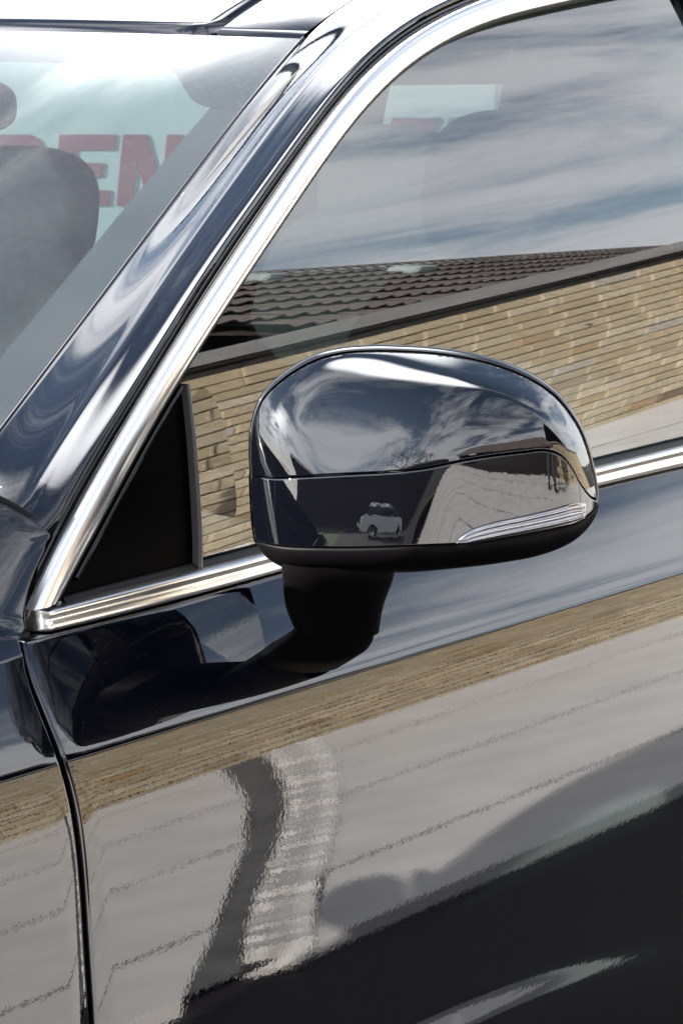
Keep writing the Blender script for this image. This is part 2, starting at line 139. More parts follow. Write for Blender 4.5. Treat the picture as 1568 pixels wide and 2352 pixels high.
m, p = mat('satin_seal', (.010, .009, .009), .22, spec=.5); M['seal'] = m
m, p = mat('frit', (.012, .013, .016), .6, spec=.2); M['frit'] = m
m, p = mat('brushed_chrome', (.74, .72, .70), .29, 1); M['chrome'] = m
m, p = mat('reflector', (.34, .34, .35), .22, 1); M['reflector'] = m
m, p = mat('interior_cloth', (.055, .055, .06), .9, spec=.2); noise_color(m, p, (.009, .009, .010), (.016, .016, .018), 60); M['cloth'] = m
m, p = mat('headliner', (.10, .10, .10), .95, spec=.1); M['liner'] = m
m, p = mat('dash', (.015, .015, .016), .6); M['dash'] = m
m, p = mat('silver_paint', (.80, .80, .82), .35, .1, .8, .02); M['silver'] = m
m, p = mat('dark_glass', (.01, .012, .014), .05, spec=.6); M['dglass'] = m
m, p = mat('tyre', (.012, .012, .012), .85); M['tyre'] = m
m, p = mat('alloy', (.5, .5, .5), .3, 1); M['alloy'] = m

def glass_mat(name, tint, f0, dust=0.0):
    m = bpy.data.materials.new(name); m.use_nodes = True; nt = m.node_tree
    for n in list(nt.nodes): nt.nodes.remove(n)
    out = node(m, 'ShaderNodeOutputMaterial'); tr = node(m, 'ShaderNodeBsdfTransparent'); tr.inputs['Color'].default_value = (*tint, 1)
    gl = node(m, 'ShaderNodeBsdfGlossy'); gl.inputs['Roughness'].default_value = 0.004; gl.inputs['Color'].default_value = (1, 1, 1, 1)
    lw = node(m, 'ShaderNodeLayerWeight', Blend=0.5); pw = node(m, 'ShaderNodeMath', operation='POWER'); lk(m, lw.outputs['Facing'], pw.inputs[0]); pw.inputs[1].default_value = 5.0
    fr = node(m, 'ShaderNodeMath', operation='MULTIPLY_ADD'); lk(m, pw.outputs[0], fr.inputs[0]); fr.inputs[1].default_value = 1 - f0; fr.inputs[2].default_value = f0; mx = node(m, 'ShaderNodeMixShader')
    lk(m, fr.outputs[0], mx.inputs[0]); lk(m, tr.outputs[0], mx.inputs[1]); lk(m, gl.outputs[0], mx.inputs[2])
    last = mx.outputs[0]
    if dust > 0:
        # film of dust with dried droplet rims
        df = node(m, 'ShaderNodeBsdfDiffuse'); df.inputs['Color'].default_value = (.75, .76, .78, 1)
        tl = node(m, 'ShaderNodeBsdfTranslucent'); tl.inputs['Color'].default_value = (.8, .82, .84, 1)
        dm = node(m, 'ShaderNodeMixShader'); dm.inputs[0].default_value = .35; lk(m, df.outputs[0], dm.inputs[1]); lk(m, tl.outputs[0], dm.inputs[2])
        tc = node(m, 'ShaderNodeTexCoord')
        vo = node(m, 'ShaderNodeTexVoronoi', Scale=190.0); vo.feature = 'DISTANCE_TO_EDGE'
        nzv = node(m, 'ShaderNodeTexNoise', Scale=420.0, Detail=3.0); lk(m, tc.outputs['Object'], nzv.inputs['Vector'])
        lk(m, tc.outputs['Object'], vo.inputs['Vector'])
        big = node(m, 'ShaderNodeTexNoise', Scale=5.0, Detail=4.0); lk(m, tc.outputs['Object'], big.inputs['Vector'])
        r1 = node(m, 'ShaderNodeMapRange'); r1.inputs['From Min'].default_value = .60; r1.inputs['From Max'].default_value = .72; r1.inputs['To Max'].default_value = 1
        lk(m, nzv.outputs['Fac'], r1.inputs['Value'])
        sx = node(m, 'ShaderNodeSeparateXYZ'); lk(m, tc.outputs['Object'], sx.inputs[0])
        r2 = node(m, 'ShaderNodeMapRange'); r2.inputs['From Min'].default_value = 1.26; r2.inputs['From Max'].default_value = 1.46
        r2.inputs['To Min'].default_value = .06; r2.inputs['To Max'].default_value = 1
        lk(m, sx.outputs[2], r2.inputs['Value'])
        a = node(m, 'ShaderNodeMath', operation='MULTIPLY'); lk(m, r1.outputs[0], a.inputs[0]); lk(m, r2.outputs[0], a.inputs[1])
        b = node(m, 'ShaderNodeMath', operation='MULTIPLY'); lk(m, a.outputs[0], b.inputs[0]); b.inputs[1].default_value = dust * 2.2
        bb = node(m, 'ShaderNodeMath', operation='MULTIPLY'); lk(m, big.outputs['Fac'], bb.inputs[0]); bb.inputs[1].default_value = dust
        c = node(m, 'ShaderNodeMath', operation='ADD'); lk(m, b.outputs[0], c.inputs[0]); lk(m, bb.outputs[0], c.inputs[1])
        m2 = node(m, 'ShaderNodeMixShader'); lk(m, c.outputs[0], m2.inputs[0]); lk(m, last, m2.inputs[1]); lk(m, dm.outputs[0], m2.inputs[2]); last = m2.outputs[0]
    lk(m, last, out.inputs['Surface']); return m
M['side_glass'] = glass_mat('side_glass', (.38, .46, .45), .112, .006)
M['screen_glass'] = glass_mat('screen_glass', (.72, .81, .81), .065, .055)
M['lens'] = glass_mat('lens_glass', (.9, .9, .92), .035)

def link(me, name, parent=None, mats=(), smooth=True):
    o = bpy.data.objects.new(name, me); COL.objects.link(o)
    for mm in mats: me.materials.append(mm)
    if smooth:
        me.shade_smooth()
    if parent: o.parent = parent
    return o
def mesh(name, V, F, mt, parent=None, smooth=True, far=False):
    V = [tuple(float(c) for c in v) for v in V]
    if far: V = [(x, 1.9 - y, z) for x, y, z in V]; F = [tuple(reversed(f)) for f in F]
    me = bpy.data.meshes.new(name); me.from_pydata(V, [], F); me.update()
    return link(me, name, parent, [mt] if mt else [], smooth)
def orient(o, c):
    me = o.data; n = len(me.polygons)
    if not n: return o
    nn = np.zeros(n * 3); cc = np.zeros(n * 3); ar = np.zeros(n)
    me.polygons.foreach_get('normal', nn); me.polygons.foreach_get('center', cc); me.polygons.foreach_get('area', ar)
    if c is None: c = cc.reshape(-1, 3).mean(axis=0)
    if (((nn.reshape(-1, 3) * (cc.reshape(-1, 3) - np.array(c))).sum(axis=1)) * ar).sum() < 0: me.flip_normals()
    return o
def gridfaces(nr, nc, closed=False):
    F = []
    for i in range(nr - 1):
        for j in range(nc - 1 + (1 if closed else 0)):
            a = i * nc + j; b = i * nc + (j + 1) % nc
            F.append((a, b, b + nc, a + nc))
    return F
def grid(name, rows, mt, parent=None, closed=False, far=False, smooth=True):
    """rows: list of equal-length rows of points"""
    nr, nc = len(rows), len(rows[0]); V = [p for r in rows for p in r]
    return mesh(name, V, gridfaces(nr, nc, closed), mt, parent, smooth, far)
def boxes(name, L, mt, parent=None, bev=0):
    """L: list of (center, size, rotz) boxes joined to one mesh"""
    bm = bmesh.new()
    for c, s, rz in L:
        mm = Matrix.Translation(c) @ Matrix.Rotation(rz, 4, 'Z') @ Matrix.Diagonal((*s, 1))
        bmesh.ops.create_cube(bm, size=1, matrix=mm)
    if bev: bmesh.ops.bevel(bm, geom=list(bm.edges), offset=bev, segments=2, affect='EDGES')
    me = bpy.data.meshes.new(name); bm.to_mesh(me); bm.free()
    return link(me, name, parent, [mt], False)
def tag(o, label=None, cat=None, group=None, kind=None):
    if label: o['label'] = label
    if cat: o['category'] = cat
    if group: o['group'] = group
    if kind: o['kind'] = kind
    return o
def empty(name, loc, label, cat, group=None):
    o = bpy.data.objects.new(name, None); COL.objects.link(o); o.location = loc; o.empty_display_size = .2
    return tag(o, label, cat, group)
def local(o, parent):     # child built in world coordinates under an Empty that stands elsewhere
    o.parent = parent; o.matrix_parent_inverse = Matrix.Translation(parent.location).inverted() if parent.rotation_euler.z == 0 else parent.matrix_world.inverted()
    return o
def smoothstep(a, b, x):
    t = min(max((x - a) / (b - a), 0), 1); return t * t * (3 - 2 * t)

# ------------------------------------------------------------------ the car's side surfaces: y as a function of x and z
_z = np.linspace(.85, 1.75, 901)
_tg = np.interp((_z[1:] + _z[:-1]) / 2, [0.9, 1.012, 1.18, 1.4, 1.6], [-0.8, 1.0, 10.7, 20.5, 34])
_f = np.concatenate([[0], np.cumsum(np.tan(np.radians(_tg)) * .001)]); _f = _f - np.interp(1.03, _z, _f) + .062
def G(x, z): return float(np.interp(z - .1 * min(x, 1.3), _z, _f))
_TS = [(.20, -3), (.45, 2), (.55, 3), (.62, 2.6), (.69, 3.2), (.78, 4.7), (.885, 6.5), (.915, 11), (.928, 17), (.938, 30), (.955, 33), (1.0, 36), (1.03, 38), (1.06, 38)]
_zb = np.linspace(.2, 1.06, 861)
_g = np.concatenate([[0], np.cumsum(np.tan(np.radians(np.interp((_zb[1:] + _zb[:-1]) / 2, [a for a, b in _TS], [b for a, b in _TS]))) * .001)])
_g = _g - np.interp(.93, _zb, _g)
_ga = np.convolve(np.pad(_g, 4, mode='edge'), np.ones(9) / 9, 'valid')
def B(x, z):
    y = float(np.interp(z, _zb, _ga))
    if z < .70:      # hollow of the lower door
        zc = .586 - .20 * (x - .12) ** 2; y -= .100 * .024 * (1 + math.tanh((zc - z) / .024)) * smoothstep(-.35, -.05, x)
    return y
def FB(x, z):
    if z < 1.004: return B(x, z)
    t = smoothstep(1.000, 1.030, z); ex = max(0, z - (1.0835 + 1.15 * (x + .198)))
    return B(x, min(z, 1.05)) * (1 - t) + (G(x, z) + .002 + .3 * ex + 1.8 * ex * ex) * t

def crv(key, n=None):
    return D[key]
def zof(key, x): c = D[key]; return float(np.interp(x, c[:, 0], c[:, 2]))
GAPX = lambda z: float(np.interp(z, np.r_[D['GAP'][::-1, 2], D['GAPU'][:, 2][1:]], np.r_[D['GAP'][::-1, 0], D['GAPU'][:, 0][1:]]))

# ------------------------------------------------------------------ the car
car = empty('parked_car', (0, .95, 0), 'glossy black car with satin chrome window trim and a wing mirror facing the camera', 'car')
def cp(o, c=(.7, .95, .4)):
    if o.data: orient(o, c)
    return local(o, car)

FOLD = [(0, .010), (.0003, .005), (.0009, .0022), (.0018, .0008), (.003, .0002)]
def sheet(name, xl, xr, zs, fn, nx, mt, foldL=True, foldR=True, topfold=True, far=False, gap=.0023):
    rows = []
    for z in zs:
        a, b = xl(z) + (gap if foldL else 0), xr(z) - (gap if foldR else 0); row = []
        if foldL: row += [(a + d, fn(a + d, z) + h, z) for d, h in FOLD]
        n0 = .0045 if foldL else 0; n1 = .0045 if foldR else 0
        row += [(x, fn(x, z), z) for x in np.linspace(a + n0, b - n1, nx)]
        if foldR: row += [(b - d, fn(b - d, z) + h, z) for d, h in reversed(FOLD)]
        rows.append(row)
    if topfold:
        top = rows[-1]
        for dz, dy in ((.0012, .0012), (.002, .004), (.002, .012)):
            rows.append([(x, y + dy, z + dz) for x, y, z in top])
    return cp(grid(name, rows, mt, None, far=far))

zs_door = sorted(set(list(np.linspace(.28, .90, 90)) + list(np.linspace(.90, .965, 60)) + list(np.linspace(.965, 1.0045, 18))))
# door top follows the lower edge of the belt trim
def door_sheet(name, x0f, x1f, far=False, nx=70):
    rows = []
    for k, z0 in enumerate(zs_door):
        a, b = x0f(z0) + .0017, x1f(z0) - .0017; row = []
        xs = [a + d for d, h in FOLD] + list(np.linspace(a + .0045, b - .0045, nx)) + [b - d for d, h in reversed(FOLD)]
        hs = [h for d, h in FOLD] + [0] * nx + [h for d, h in reversed(FOLD)]
        for x, h in zip(xs, hs):
            zt = zof('T0', x) - .0018; z = z0 if z0 < .97 else .97 + (z0 - .97) * (zt - .97) / (1.0045 - .97)
            row.append((x, B(x, z) + h, z))
        rows.append(row)
    top = rows[-1]
    for dz, dy in ((.0008, .0012), (.0012, .004), (.0012, .014)): rows.append([(x, y + dy, z + dz) for x, y, z in top])
    return cp(grid(name, rows, M['paint'], None, far=far))
RG = 1.12
front_door = door_sheet('front_door', GAPX, lambda z: RG)
door_sheet('rear_door', lambda z: RG, lambda z: 2.02, nx=20)
door_sheet('rear_wing_panel', lambda z: 2.02, lambda z: 3.05, nx=12)
def sx(z): return float(np.interp(z, D['SEAM'][::-1, 2], D['SEAM'][::-1, 0]))
zs_f = sorted(set(list(np.linspace(.28, .90, 70)) + list(np.linspace(.90, .965, 60)) + list(np.linspace(.965, 1.133, 70))))
def fx(z):
    if z <= 1.0835: return GAPX(z)
    return sx(z)
sheet('front_wing', lambda z: -1.5, fx, zs_f, FB, 70, M['paint'], foldL=False, topfold=True, gap=.0015)
# far side of the body
grid_rows = [[(x, B(x, z), z) for x in np.linspace(-1.5, 3.05, 12)] for z in np.linspace(.28, 1.01, 24)]
cp(grid('far_side_panel', grid_rows, M['paint'], None, far=True))
# dark jamb behind the shut lines
def jamb(name, pts, w=.012, dep=.0095):
    rows = [[(x - w, y + dep, z), (x + w, y + dep, z)] for x, y, z in pts]
    return cp(grid(name, rows, M['rubber'], None, smooth=False))
jamb('shut_line_seal', [(x, B(x, z), z) for x, y, z in D['GAP']])
jamb('shut_line_seal', [(RG, B(RG, z), z) for z in np.linspace(.28, 1.0, 20)])
seam_pts = D['SEAM']
rows = [[(x, y + .010, z - .01), (x, y + .010, z + .006)] for x, y, z in seam_pts]
cp(grid('wing_seam_seal', rows, M['rubber'], None, smooth=False))
up = D['GAPU']
rows = [[(x - .008, y + .009, z), (x + .014, y + .009, z)] for x, y, z in up]
cp(grid('door_seal', rows, M['rubber'], None, smooth=False))

# --- frames along the window curves
def res(key, n, ext=None):
    c = D[key]
    if ext is not None: c = np.vstack([c, ext])
    s = np.r_[0, np.cumsum(np.linalg.norm(np.diff(c, axis=0), axis=1))]
    q = np.linspace(0, s[-1], n); return np.c_[[np.interp(q, s, c[:, i]) for i in range(3)]].T
def smooth_c(c, k=2):
    c = c.copy()
    for _ in range(k): c[1:-1] = (c[:-2] + 2 * c[1:-1] + c[2:]) / 4
    return c
NP_ = 180
E = lambda z0: np.array([[2.1, .187, z0 - .005], [2.6, .20, z0 - .03], [3.1, .22, z0 - .08]])
CO = smooth_c(res('CO', NP_, E(1.645)), 6); CI = smooth_c(res('CI', NP_, E(1.620)), 6); PC = smooth_c(res('P', NP_, E(1.660)), 6)
WX = np.vstack([D['WX'], [[1.7, .345, 1.655], [2.1, .35, 1.65], [2.6, .36, 1.63], [3.15, .38, 1.585]]])
WC = smooth_c(res('W', NP_, WX), 6)
def nearest_param(A, Bc):   # pair every point of A with a point of Bc by closeness, monotonic
    s = []
    j = 0
    for a in A:
        best = min(range(j, len(Bc)), key=lambda k: (Bc[k][0] - a[0]) ** 2 + (Bc[k][2] - a[2]) ** 2); j = best; s.append(best)
    s = np.array(s, float)
    for _ in range(30): s[1:-1] = (s[:-2] + 2 * s[1:-1] + s[2:]) / 4
    i = np.clip(s, 0, len(Bc) - 1); f = np.floor(i).astype(int); g = np.minimum(f + 1, len(Bc) - 1); t = (i - f)[:, None]
    return Bc[f] * (1 - t) + Bc[g] * t
def strip(name, A, Bc, prof, mt, far=False):
    """sweep a profile (s, height) between two paired edges; height along the outward normal"""
    rows = []
    T = np.gradient(A, axis=0)
    for i in range(len(A)):
        a, b = A[i], Bc[i]; e = b - a; n = np.cross(T[i], e); n /= max(np.linalg.norm(n), 1e-9)
        if n[1] > 0 and abs(n[1]) > .05: n = -n
        rows.append([tuple(a + e * s + n * h) for s, h in prof])
    return cp(grid(name, rows, mt, None, far=far))
CIp = nearest_param(CO, CI)
CIp[0] = CI[0]
# chrome trim over the window: a broad convex face, a step and a thin inner lip
chrome_prof = [(0, -.008), (.0, -.001), (.02, .0008), (.06, .0020), (.14, .0032), (.25, .0042), (.4, .0048), (.55, .0047), (.68, .0038), (.76, .0029), (.81, .0022), (.84, .0019), (.88, .0019), (.94, .0015), (.985, .0006), (1.0, -.001), (1.0, -.008)]
trim = strip('window_trim', CO, CIp, chrome_prof, M['chrome'])
# black double lip seal between pillar and chrome
PCp = nearest_param(CO, PC)
for i in range(14):
    pass
sealA = PCp.copy(); sealB = CO.copy(); sealA[:, 1] += .002; sealB[:, 1] += .002
seal_prof = [(-.10, -.014), (-.05, -.008), (.05, -.0075), (.12, -.003), (.22, -.0008), (.34, -.0015), (.40, -.007), (.48, -.008), (.54, -.004), (.62, -.0018), (.74, -.0016), (.84, -.004), (.9, -.009), (1.1, -.012)]
strip('door_frame_seal', sealA, sealB, seal_prof, M['seal'])
# inner seal between chrome and glass
inB = CIp.copy(); T = np.gradient(CIp, axis=0); T /= np.linalg.norm(T, axis=1)[:, None]
nin = np.cross(T, np.array([0, -1, 0])); nin = nin * np.sign(nin[:, 2:3]) * -1
inB = CIp + nin * .0075; inB[:, 1] += .006
strip('glass_run_seal', CIp, inB, [(-.3, -.006), (0, .0), (.25, .0012), (.55, .0006), (.8, -.002), (1, -.004), (1, -.007)], M['rubber'])

# --- windscreen pillar and roof rail, near and far
def pillar(name, far=False):
    PW = nearest_param(PC, WC)
    # foot of the pillar: run from the seam corner up to the screen
    rows = []
    ns = 26
    foot = WC[0] + np.array([0.02, .01, .012])
    T = np.gradient(PC, axis=0)
    k0 = 16
    for i in range(len(PC)):
        a = PC[i].copy(); b = PW[i].copy()
        zs_ = 1.084 - .55 * (a[0] + .198)
        ins = .010 * smoothstep(.006, -.004, a[2] - 1.0845); a[1] += ins; b[1] += ins
        e = b - a; n = np.cross(T[i], e); n /= np.linalg.norm(n)
        if n[2] < 0: n = -n
        row = [tuple(a + np.array([0, .012, 0])), tuple(a + np.array([0, .003, 0]) + n * .0002)]
        for s in np.linspace(0, 1, ns):
            h = .045 * np.linalg.norm(e) * 6.75 * s * (1 - s) ** 2 + .0022 * smoothstep(0, .05, s) * smoothstep(1, .96, s)
            # a soft fold line runs up the pillar
            h += .0016 * math.exp(-((s - .30) / .05) ** 2)
            row.append(tuple(a + e * s + n * h))
        row.append(tuple(b - n * .006 + e * .001)); rows.append(row)
    # fold the lower end under
    low = [tuple(np.array(p) + np.array([0, .012, .0])) for p in rows[0]]
    rows = [low] + rows
    return cp(grid(name, rows, M['paint'], None, far=far))
pillar('windscreen_pillar')
pillar('windscreen_pillar', far=True)
strip('window_trim', CO, CIp, [(0, -.004), (0, 0), (.5, .004), (1, 0), (1, -.004)], M['chrome'], far=True)
strip('door_frame_seal', sealA, sealB, [(-.1, -.006), (.5, -.002), (1.1, -.006)], M['rubber'], far=True)

# --- belt trim
nb = 120
T0 = smooth_c(res('T0', nb, np.array([[2.0, .054, 1.012], [2.6, .06, 1.02]])), 4); T1 = smooth_c(res('T1', nb, np.array([[2.0, .058, 1.05], [2.6, .062, 1.06]])), 4)
xs = np.unique(np.r_[np.linspace(-.2345, -.215, 14), np.linspace(-.215, 2.55, 130)])
rows = []
for x in xs:
    z0 = float(np.interp(x, T0[:, 0], T0[:, 2])); z1 = float(np.interp(x, T1[:, 0], T1[:, 2]))
    y0 = float(np.interp(x, T0[:, 0], T0[:, 1])); y1 = float(np.interp(x, T1[:, 0], T1[:, 1]))
    k = smoothstep(-.2345, -.226, x); k = math.sin(k * math.pi / 2)
    row = []
    for s, h in [(0, -.012), (0, -.003), (.03, -.0008), (.10, .0010), (.2, .0020), (.32, .0022), (.44, .0012), (.52, .0006), (.60, .0012), (.72, .0036), (.84, .0046), (.93, .0036), (.985, .0006), (1, -.003), (1, -.012)]:
        row.append((x, y0 + (y1 - y0) * s - h * (k if h > 0 else 1) + (1 - k) * .006, z0 + (z1 - z0) * s))
    rows.append(row)
rows = [[(x - .0006, y + .01, z) for x, y, z in rows[0]]] + rows
cp(grid('belt_trim', rows, M['chrome'], None))
cp(grid('belt_trim', rows[::6], M['chrome'], None, far=True))
# black seals above and below the belt trim
def ribbon(name, xs, fz0, fz1, off0, off1, mt, far=False, fy=G):
    rows = [[(x, fy(x, fz0(x)) + off0 + .006, fz0(x)), (x, fy(x, fz0(x)) + off0, fz0(x)), (x, fy(x, fz1(x)) + off1, fz1(x)), (x, fy(x, fz1(x)) + off1 + .004, fz1(x))] for x in xs]
    return cp(grid(name, rows, mt, None, far=far))
t0 = lambda x: float(np.interp(x, T0[:, 0], T0[:, 2])); t1 = lambda x: float(np.interp(x, T1[:, 0], T1[:, 2]))
ribbon('belt_seal', np.linspace(-.205, 2.5, 60), lambda x: t1(x) - .003, lambda x: t1(x) + .004, -.0005, .004, M['rubber'])
ribbon('belt_gap_seal', np.linspace(-.23, 2.5, 60), lambda x: t0(x) - .008, lambda x: t0(x) + .004, .010, .008, M['rubber'])

# --- side windows
zc = lambda x: float(np.interp(x, CI[:, 0], CI[:, 2]))
def frx(z): return float(np.interp(z, [1.03, 1.06, 1.10, 1.14, 1.19], [-.0466, -.0446, -.0432, -.0409, -.0385]))
def pane(name, xL, xR, mt, y_off, nx, nz, far=False, zpad=.006):
    rows = []
    for s in np.linspace(0, 1, nx):
        x0 = xL + (xR - xL) * s
        zt = zc(x0) + zpad; zb = t1(x0) - .008
        rows.append([(x0, G(x0, z) + y_off, z) for z in np.linspace(zb, zt, nz)])
    return cp(grid(name, rows, mt, None, far=far))
pane('front_side_window', -.040, 1.08, M['side_glass'], .012, 120, 70)
M['privacy_glass'] = glass_mat('privacy_glass', (.12, .14, .14), .105)
pane('rear_side_window', 1.085, 2.0, M['privacy_glass'], .012, 30, 30)
pane('front_side_window', -.20, .905, M['side_glass'], .012, 30, 30, far=True)
pane('rear_side_window', .97, 2.0, M['side_glass'], .012, 30, 30, far=True)
pane('quarter_panel', -.204, -.0405, M['sail'], .0075, 40, 30, zpad=.0)
# raised lip of the quarter panel along the trim
qa = [p for p in CIp if -.2 < p[0] < -.045]
qa = np.array(qa); qT = np.gradient(qa, axis=0); qT /= np.linalg.norm(qT, axis=1)[:, None]
qn = np.cross(qT, np.array([0, -1, 0])); qn = qn * np.sign(qn[:, 2:3]) * -1
q0 = qa + qn * .0085; q1 = qa + qn * .0145; q0[:, 1] += .006; q1[:, 1] += .006
strip('panel_lip', q0, q1, [(0, -.004), (.05, .001), (.3, .0032), (.6, .0034), (.9, .001), (1, -.004)], M['gloss'])
# upright window divider
rows = []
for z in np.linspace(1.028, 1.187, 24):
    x = frx(z); w = .0030 + .0012 * (1.19 - z) / .16; y = G(x, z)
    rows.append([(x - w * .5, y + .010, z), (x - w * .5, y + .001, z), (x - w * .3, y - .001, z), (x + w * .5, y - .0005, z), (x + w * .62, y + .0025, z), (x + w * .62, y + .011, z)])
m_, p_ = mat('divider_black', (.045, .042, .042), .38, spec=.5); M['divider'] = m_
cp(grid('window_divider', rows, M['divider'], None))
# dark pillar between the doors
for far in (False, True):
    rows = [[(x, G(x, z) + .004 - .002 * (0 if k in (0, 3) else 1), z) for k, x in enumerate(.876 + .33 * (1.52 - z) + np.array([0, .005, .07, .075]))] for z in np.linspace(1.02, zc(.93) + .002, 16)]
    cp(grid('door_pillar', rows, M['gloss'], None, far=far))
    for xa, xb, za, zb in ((1.98, 2.5, 1.02, 1.60), (2.5, 2.9, 1.02, 1.26), (2.5, 2.9, 1.405, 1.60), (2.9, 3.1, 1.02, 1.60)):
        rows = [[(x, G(x, z) + .02, z) for x in np.linspace(xa, xb, 4)] for z in np.linspace(za, zb, 12)]
        cp(grid('rear_pillar', rows, M['paint'], None, far=far))
    rows = [[(x, G(x, z) + .021, z) for x in np.linspace(2.49, 2.91, 4)] for z in np.linspace(1.25, 1.41, 6)]
    cp(grid('rear_quarter_window', rows, M['side_glass'], None, far=far))

# --- windscreen
def wpt(i, s):   # i: index on pillar edge, s: 0 near .. 1 far
    a = np.array(WS[i]); b = np.array([a[0], 1.9 - a[1], a[2]]); q = 4 * s * (1 - s)
    t = i / (len(WS) - 1); bul = .20 * (1 - t) + .105 * t
    p = a * (1 - s) + b * s
    p[0] -= bul * (1 - (1 - q) * (1.0)); p[2] += .012 * q + .0 * t
    return p
iw = int(np.argmin(np.abs(WC[:, 0] - D['W'][-1, 0])))
WS = WC[:iw + 1]
nS = 90
rows = [[tuple(wpt(i, s) + np.array([0, 0, 0])) for s in np.linspace(0, 1, nS)] for i in range(len(WS))]
cp(grid('windscreen', rows, M['screen_glass'], None))
# black printed border under the glass, with a dotted inner edge
def frit_width(i):
    t = i / (len(WS) - 1)
    return .056 + .004 * t
rows = []
sub = 8
for k in range((len(WS) - 1) * sub):
    i = k / sub; i0 = int(i); f = i - i0
    ww = .0285 + .006 * (1 - i / (len(WS) - 1)) + (.0009 if (k % 2) < 1 else -.0009)
    row = []
    for s in np.linspace(0, ww, 8):
        a = wpt(i0, s) * (1 - f) + wpt(min(i0 + 1, len(WS) - 1), s) * f
        row.append(tuple(a + np.array([.002, 0, -.004])))
    rows.append(row)
cp(grid('screen_border', rows, M['frit'], None))
cp(grid('screen_border', rows[::8], M['frit'], None, far=True))
rows = []
for s in np.linspace(0, 1, 120):
    d = 3.2 + 4 * (1 - smoothstep(.03, .10, s)) + 4 * smoothstep(.90, .97, s)
    row = []
    for q in np.linspace(0, 1, 5):
        i = max(len(WS) - 1 - d * q, 0); i0 = int(i); f = i - i0
        a = wpt(i0, s) * (1 - f) + wpt(min(i0 + 1, len(WS) - 1), s) * f
        row.append(tuple(a + np.array([.002, 0, -.0035])))
    rows.append(row)
cp(grid('screen_border', rows, M['frit'], None))
# thin bright lip between screen and pillar
a = WS.copy(); b = WS.copy(); a[:, 1] -= .001; a[:, 2] += .0005; b[:, 1] += .003; b[:, 2] += .002
strip('screen_edge_moulding', a, b, [(-.3, -.006), (0, 0), (.5, .0012), (1, 0), (1.2, -.006)], M['gloss'])

# --- roof
XH = float(WS[-1][0])
def zroof(x): return float(np.interp(x, WC[iw:, 0], WC[iw:, 2]))
def roofpt(x, s, lift=0):
    y0 = .342; y = y0 + (1.9 - 2 * y0) * s; q = 4 * s * (1 - s); fr = math.exp(-(x - XH) / .5)
    return (x - .105 * q * fr + .004, y, zroof(x) + .030 * q * min(1, max(0, x - XH) / .8) + .012 * q + .004 + lift)
xr = np.r_[np.linspace(XH + .0005, .56, 14), np.linspace(.58, 3.15, 40)]
rows = []
for x in xr:
    rows.append([roofpt(x, s) for s in np.r_[np.linspace(0, .075, 6)]])
rows = [[(p[0], p[1], p[2] - .012) for p in rows[0]]] + rows
cp(grid('roof_side_strip', rows, M['paint'], None)); cp(grid('roof_side_strip', rows, M['paint'], None, far=True))
rows = []
for x in xr:
    lead = lambda s: .018 * max(0, 1 - (s - .079) / .02) ** 2 if s < .5 else .018 * max(0, 1 - (.921 - s) / .02) ** 2
    e0 = .079
    rows.append([roofpt(x + .002 + lead((s)) * 1.0, s, .003) for s in np.linspace(e0, 1 - e0, 70)])
rows = [[(p[0] + .001, p[1], p[2] - .014) for p in rows[0]]] + rows
rows = [[(r[0][0], r[0][1] - .001, r[0][2] - .012)] + r for r in rows]
cp(grid('roof_panel', rows, M['paint'], None))
rows = [[(roofpt(x, s)[0], roofpt(x, s)[1], roofpt(x, s)[2] - .02) for s in np.linspace(0, 1, 20)] for x in xr]
cp(grid('roof_underlay', rows, M['rubber'], None))
# tail of the car
cp(mesh('tailgate', [(3.15, .41, 1.58), (3.15, 1.49, 1.58), (3.35, 1.62, 1.05), (3.35, .28, 1.05), (3.4, 1.7, .3), (3.4, .2, .3)], [(0, 1, 2, 3), (3, 2, 4, 5)], M['paint'], None))
def tail_edge(z): return (float(np.interp(z, [.3, 1.05, 1.58], [3.4, 3.35, 3.15])), float(np.interp(z, [.3, 1.05, 1.58], [.2, .28, .41])))
for far in (False, True):
    rows = []
    for z in np.linspace(.28, 1.60, 20):
        x1, y1 = tail_edge(z); y0 = B(0, z) if z < 1.0 else G(3.1, z) + .02
        rows.append([(3.04, y0, z), (3.04 + (x1 - 3.04) * .5, y0 + (y1 - y0) * .25, z), (x1, y1, z)])
    cp(grid('rear_corner', rows, M['paint'], None, far=far))
# bonnet
rows = []
for x in np.linspace(-1.5, -.27, 20):
    t = (x + 1.5) / 1.23; zz = .98 + .153 * t ** .8; row = []
    for s in np.linspace(0, 1, 30):
        y = FB(max(x, -.5), 1.0) + .02 + (1.9 - 2 * (FB(0, 1.0) + .02)) * s; q = 4 * s * (1 - s)
        row.append((x - .12 * q, y, zz + .05 * q ** .7))
    rows.append(row)
cp(grid('bonnet', rows, M['paint'], None))
cp(grid('nose', [[(-1.5 - .12 * 4 * s * (1 - s), .06 + 1.78 * s, .98 + .05 * (4 * s * (1 - s)) ** .7) for s in np.linspace(0, 1, 12)], [(-1.62, .1 + 1.7 * s, .75) for s in np.linspace(0, 1, 12)], [(-1.62, .1 + 1.7 * s, .28) for s in np.linspace(0, 1, 12)]], M['paint'], None))
cp(boxes('cowl', [((-.12, .95, 1.0), (.35, 1.55, .10), 0)], M['rubber']))
cp(boxes('floor_pan', [((.7, .95, .34), (4.2, 1.7, .12), 0)], M['rubber']))

